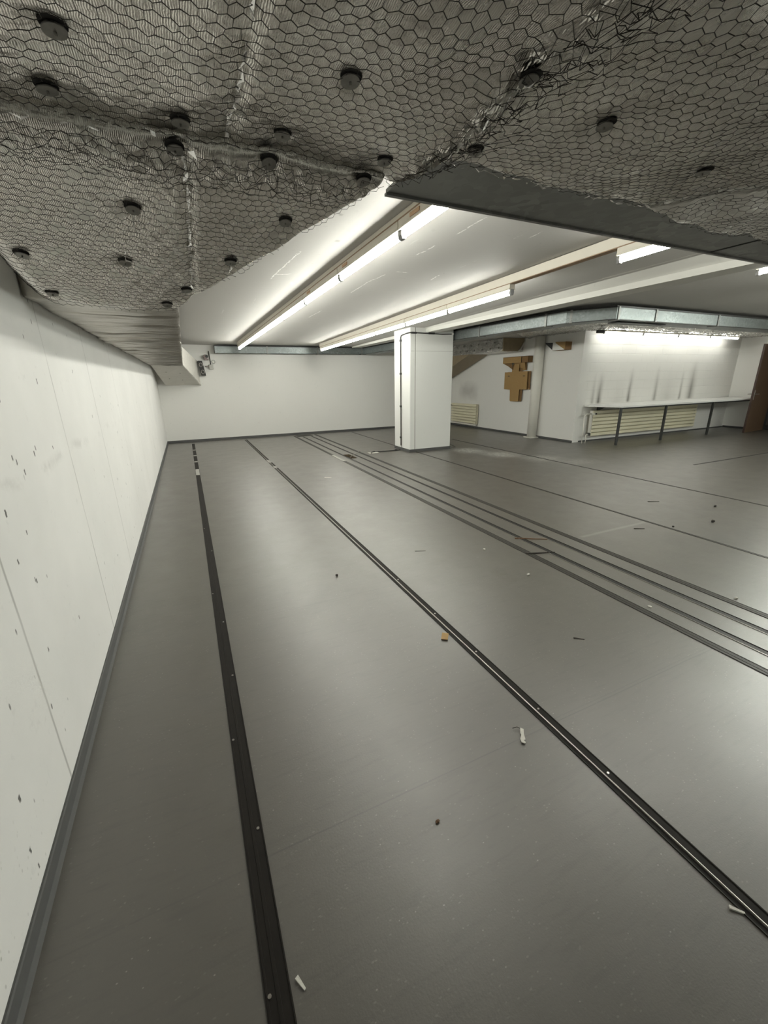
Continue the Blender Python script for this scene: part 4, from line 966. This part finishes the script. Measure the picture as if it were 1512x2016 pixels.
# ------------------------------------------------------------------ radiators
def radiator(name, label, org, L, z0, z1, axis):
    t = thing(name, label, 'radiator', org)
    n = 7; hgt = (z1-z0)/n; m_ = MB()
    for i in range(n):
        a = z0 + i*hgt
        prof_ = [(0, a+0.016), (-0.018, a+0.016), (-0.024, a+0.020), (-0.024, a+hgt-0.006), (-0.016, a+hgt), (0, a+hgt)]
        if axis == 'x': m_.prism([(p, q) for p, q in prof_], 0, L, 'x')
        else: m_.prism([(p, q) for p, q in prof_], 0, L, 'y')
    m_.build('front_panel', M['rad'], t)
    if axis == 'x': MB().box((0.01, 0.03, z0), (L-0.01, 0.07, z1)).build('body', M['rad'], t, 0.004); MB().box((0, -0.01, z0), (0.012, 0.075, z1)).build('side_cover', M['pipe'], t); MB().box((L-0.012, -0.01, z0), (L, 0.075, z1)).build('side_cover', M['pipe'], t)
    else: MB().box((0.03, 0.01, z0), (0.055, L-0.01, z1)).build('body', M['rad'], t, 0.004); MB().box((-0.01, 0, z0), (0.055, 0.012, z1)).build('side_cover', M['rad'], t)
    return t
t = radiator('radiator', 'long cream panel radiator under the workbench', (8.62, 6.90, 0), 4.05, 0.13, 0.73, 'x')
MB().tube([(-0.02, 0.01, 0.66), (0.05, -0.02, 0.66)], 0.022, 10).build('valve', M['plastic_white'], t)
MB().tube([(0.05, -0.02, 0.66), (0.09, -0.035, 0.66)], 0.018, 10).build('valve_cap', M['black'], t)
MB().tube([(0.0, 0.02, 0.66), (-0.2, 0.0, 0.665), (-0.30, -0.04, 0.63), (-0.335, -0.06, 0.55), (-0.345, -0.08, 0.3), (-0.345, -0.08, 0.0)], 0.014, 8).build('supply_pipe', M['pipe'], t)
MB().tube([(0.0, 0.02, 0.19), (-0.12, 0.0, 0.19), (-0.2, -0.05, 0.17), (-0.225, -0.08, 0.1), (-0.225, -0.08, 0.0)], 0.014, 8).build('return_pipe', M['pipe'], t)
MB().box((-0.06, -0.01, 0.16), (-0.0, 0.05, 0.22)).build('lower_valve', M['dark_steel'], t, 0.004)
t = radiator('radiator', 'short cream panel radiator on the side wall behind the column', (8.11, 10.64, 0), 1.36, 0.13, 0.73, 'y')
for o in list(t.children):
    if o.name.startswith('front_panel'):
        pass
MB().tube([(0.02, 1.36, 0.66), (0.0, 1.46, 0.66)], 0.02, 8).build('valve', M['black'], t)
MB().tube([(0.02, 1.36, 0.19), (0.0, 1.46, 0.19), (0.0, 1.5, 0.12), (0.0, 1.5, 0.0)], 0.012, 8).build('return_pipe', M['pipe'], t)
MB().box((-0.005, 0.02, 0.085), (0.03, 1.34, 0.125)).build('bottom_rail', M['pipe'], t)

# ------------------------------------------------------------------ cardboard on the side wall
t = thing('cardboard_blank', 'brown cross-shaped flat cardboard box blank hanging on the side wall', 'cardboard', (8.19, 9.0, 0.88))
cross = [(9.46, 1.20), (9.47, 1.645), (9.19, 1.645), (9.17, 1.84), (8.93, 1.84), (8.93, 1.66), (8.60, 1.655), (8.585, 1.20), (8.86, 1.20), (8.87, 0.89), (9.16, 0.885), (9.20, 0.90), (9.22, 1.19)]
mb = MB().prism(cross, 8.112, 8.120, 'x'); loc(t, mb).build('front_sheet', M['card'], t)
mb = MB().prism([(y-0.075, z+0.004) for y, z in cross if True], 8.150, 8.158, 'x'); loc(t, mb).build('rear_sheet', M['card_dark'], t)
mb = MB().box((8.158, 8.9, 1.3), (8.198, 9.1, 1.5)); loc(t, mb).build('spacer', M['card_dark'], t)
mb = MB().box((8.120, 8.85, 1.25), (8.150, 9.15, 1.55)); loc(t, mb).build('spacer', M['card_dark'], t)
for y in (9.30, 8.72):
    mb = MB().box((8.108, y-0.035, 1.535), (8.114, y+0.035, 1.55)); loc(t, mb).build('hand_slot', M['black'], t)
t = thing('cardboard_box', 'folded brown cardboard box with hanging flaps above the cross-shaped blank', 'cardboard', (8.19, 9.0, 1.87))
mb = MB().box((8.02, 8.78, 1.875), (8.032, 9.47, 2.03)).box((8.02, 8.78, 2.018), (8.19, 9.47, 2.03)); loc(t, mb).build('front_panel', M['card'], t)
mb = MB().box((8.05, 8.54, 1.875), (8.06, 8.78, 2.03)).box((8.05, 8.54, 2.02), (8.19, 8.78, 2.03)).box((8.05, 8.54, 1.875), (8.19, 8.55, 2.03)); loc(t, mb).build('end_panel', M['card_dark'], t)
mb = MB().sheet([(8.03, 9.47, 1.875), (8.03, 9.13, 1.875), (8.10, 9.14, 1.70), (8.06, 9.30, 1.80)], 0.006); loc(t, mb).build('flap', M['card_dark'], t)
mb = MB().sheet([(8.10, 9.13, 1.875), (8.10, 8.72, 1.875), (8.17, 8.74, 1.68), (8.17, 8.96, 1.68), (8.15, 9.05, 1.76)], 0.006); loc(t, mb).build('flap', M['card'], t)
mb = MB().sheet([(8.15, 8.95, 1.875), (8.15, 8.70, 1.875), (8.18, 8.71, 1.69), (8.18, 8.93, 1.70)], 0.006); loc(t, mb).build('flap', M['card_dark'], t)
mb = MB().box((8.14, 8.7, 1.878), (8.198, 9.4, 1.89)); loc(t, mb).build('back_panel', M['card_dark'], t)
t = thing('cardboard_shelf', 'small folded white and brown card tray fixed high on the side wall', 'cardboard', (8.19, 7.7, 2.08))
mb = MB().hexa([(8.00, 7.975, 2.285), (8.00, 7.735, 2.27), (8.00, 7.735, 2.105), (8.00, 7.945, 2.25)], [(8.008, 7.975, 2.285), (8.008, 7.735, 2.27), (8.008, 7.735, 2.105), (8.008, 7.945, 2.25)]); loc(t, mb).build('side_panel', M['black'], t)
mb = MB().hexa([(7.995, 7.735, 2.27), (7.995, 7.66, 2.255), (7.995, 7.39, 2.11), (7.995, 7.39, 2.095), (7.995, 7.735, 2.10)], [(8.003, 7.735, 2.27), (8.003, 7.66, 2.255), (8.003, 7.39, 2.11), (8.003, 7.39, 2.095), (8.003, 7.735, 2.10)]); loc(t, mb).build('tray', M['white_card'], t)
mb = MB().hexa([(7.995, 7.66, 2.28), (7.995, 7.37, 2.265), (7.995, 7.37, 2.10), (7.995, 7.40, 2.115), (7.995, 7.655, 2.255)], [(8.003, 7.66, 2.28), (8.003, 7.37, 2.265), (8.003, 7.37, 2.10), (8.003, 7.40, 2.115), (8.003, 7.655, 2.255)]); loc(t, mb).build('flap', M['card'], t)
mb = MB().box((8.00, 7.362, 2.095), (8.198, 7.37, 2.268)).box((8.003, 7.37, 2.095), (8.198, 7.74, 2.10)); loc(t, mb).build('end_panel', M['card_dark'], t)

# ------------------------------------------------------------------ bits on the far wall left
t = thing('control_box', 'black control box with two round openings on the far wall beside the foil hood', 'control box', (0.48, 12.1, 1.7))
m_ = MB().hexa([(0.44, 12.06, 1.68), (0.55, 12.06, 1.68), (0.55, YF, 1.68), (0.44, YF, 1.68)], [(0.40, 12.06, 2.04), (0.50, 12.06, 2.04), (0.50, YF, 2.04), (0.40, YF, 2.04)])
loc(t, m_).build('case', M['black'], t, 0.004)
for (x, z) in ((0.455, 1.94), (0.482, 1.77)):
    mb = MB()
    ang = [2*PI*k/16 for k in range(17)]
    mb.tube([(x+0.036*math.cos(a), 12.055, z+0.046*math.sin(a)) for a in ang], 0.007, 6, False); loc(t, mb).build('ring', M['steel'], t)
t = thing('round_sensor', 'round dark sensor above the black control box on the far wall', 'sensor', (0.62, 12.1, 2.13))
mb = MB().tube([(0.60, YF, 2.14), (0.60, 12.08, 2.14)], 0.055, 18); loc(t, mb).build('body', M['rust'], t)
mb = MB().tube([(0.625, 12.08, 2.15), (0.625, 12.06, 2.15)], 0.035, 16); loc(t, mb).build('lens', M['black'], t)
mb = MB().box((0.56, 12.10, 2.06), (0.66, YF, 2.09)); loc(t, mb).build('foot', M['rust'], t)
t = thing('junction_box', 'small white junction box with dark conduit on the far wall', 'junction box', (0.70, 12.15, 1.9))
mb = MB().box((0.655, 12.11, 1.835), (0.755, YF, 1.95)); loc(t, mb).build('box', M['box_grey'], t, 0.006)
mb = MB().tube([(0.70, 12.15, 1.95), (0.70, 12.15, 2.02), (0.685, 12.15, 2.28)], 0.012, 8); loc(t, mb).build('conduit', M['dark_steel'], t)
mb = MB().tube([(0.66, 12.14, 1.90), (0.56, 12.14, 1.91)], 0.009, 8); loc(t, mb).build('stub', M['rust'], t)
mb = MB().tube([(0.775+0.038*math.cos(2*PI*k/18), 12.165, 2.02+0.042*math.sin(2*PI*k/18)) for k in range(19)], 0.008, 6, False)
tag(mb.build('wire_ring', M['box_grey']), 'small white ring of wire right of the junction box on the far wall', 'ring')

# ------------------------------------------------------------------ door
dr0 = bpy.data.objects.new('door_1', None); COL.objects.link(dr0); dr0.location = (14.36, 6.08, 0); dr0['kind'] = 'structure'; dr0['label'] = 'brown veneered door leaf standing open at the right end'
dr0.rotation_euler = (0, 0, 0.075)
MB().box((-1.06, -0.045, 0.012), (0, 0, 2.21)).build('door_leaf', M['wood'], dr0, 0.003)
MB().box((-1.072, -0.043, 0.012), (-1.06, -0.002, 2.21)).build('door_edge', simple('dark_door_edge', (0.035, 0.016, 0.010), 0.5), dr0)
MB().box((-1.035, -0.052, 0.86), (-0.995, -0.045, 1.10)).build('handle_plate', M['steel'], dr0, 0.002)
MB().tube([(-1.015, -0.05, 1.0), (-1.015, -0.095, 1.0), (-0.99, -0.1, 1.0), (-0.89, -0.1, 1.0)], 0.009, 8).build('door_handle', M['steel'], dr0)
MB().tube([(-1.015, 0.0, 1.0), (-1.015, 0.05, 1.0), (-1.04, 0.055, 1.0), (-1.13, 0.055, 1.0)], 0.009, 8).build('door_handle', M['steel'], dr0)
mb = MB().box((XR-0.01, DY1-0.001, 0), (XR+0.21, DY1+0.05, 2.27)).box((XR-0.01, DY0-0.05, 0), (XR+0.21, DY0+0.001, 2.27)).box((XR-0.01, DY0-0.05, 2.215), (XR+0.21, DY1+0.05, 2.27))
struct(mb.build('trim_2', M['dark_steel']))['label'] = 'dark door frame at the right end'
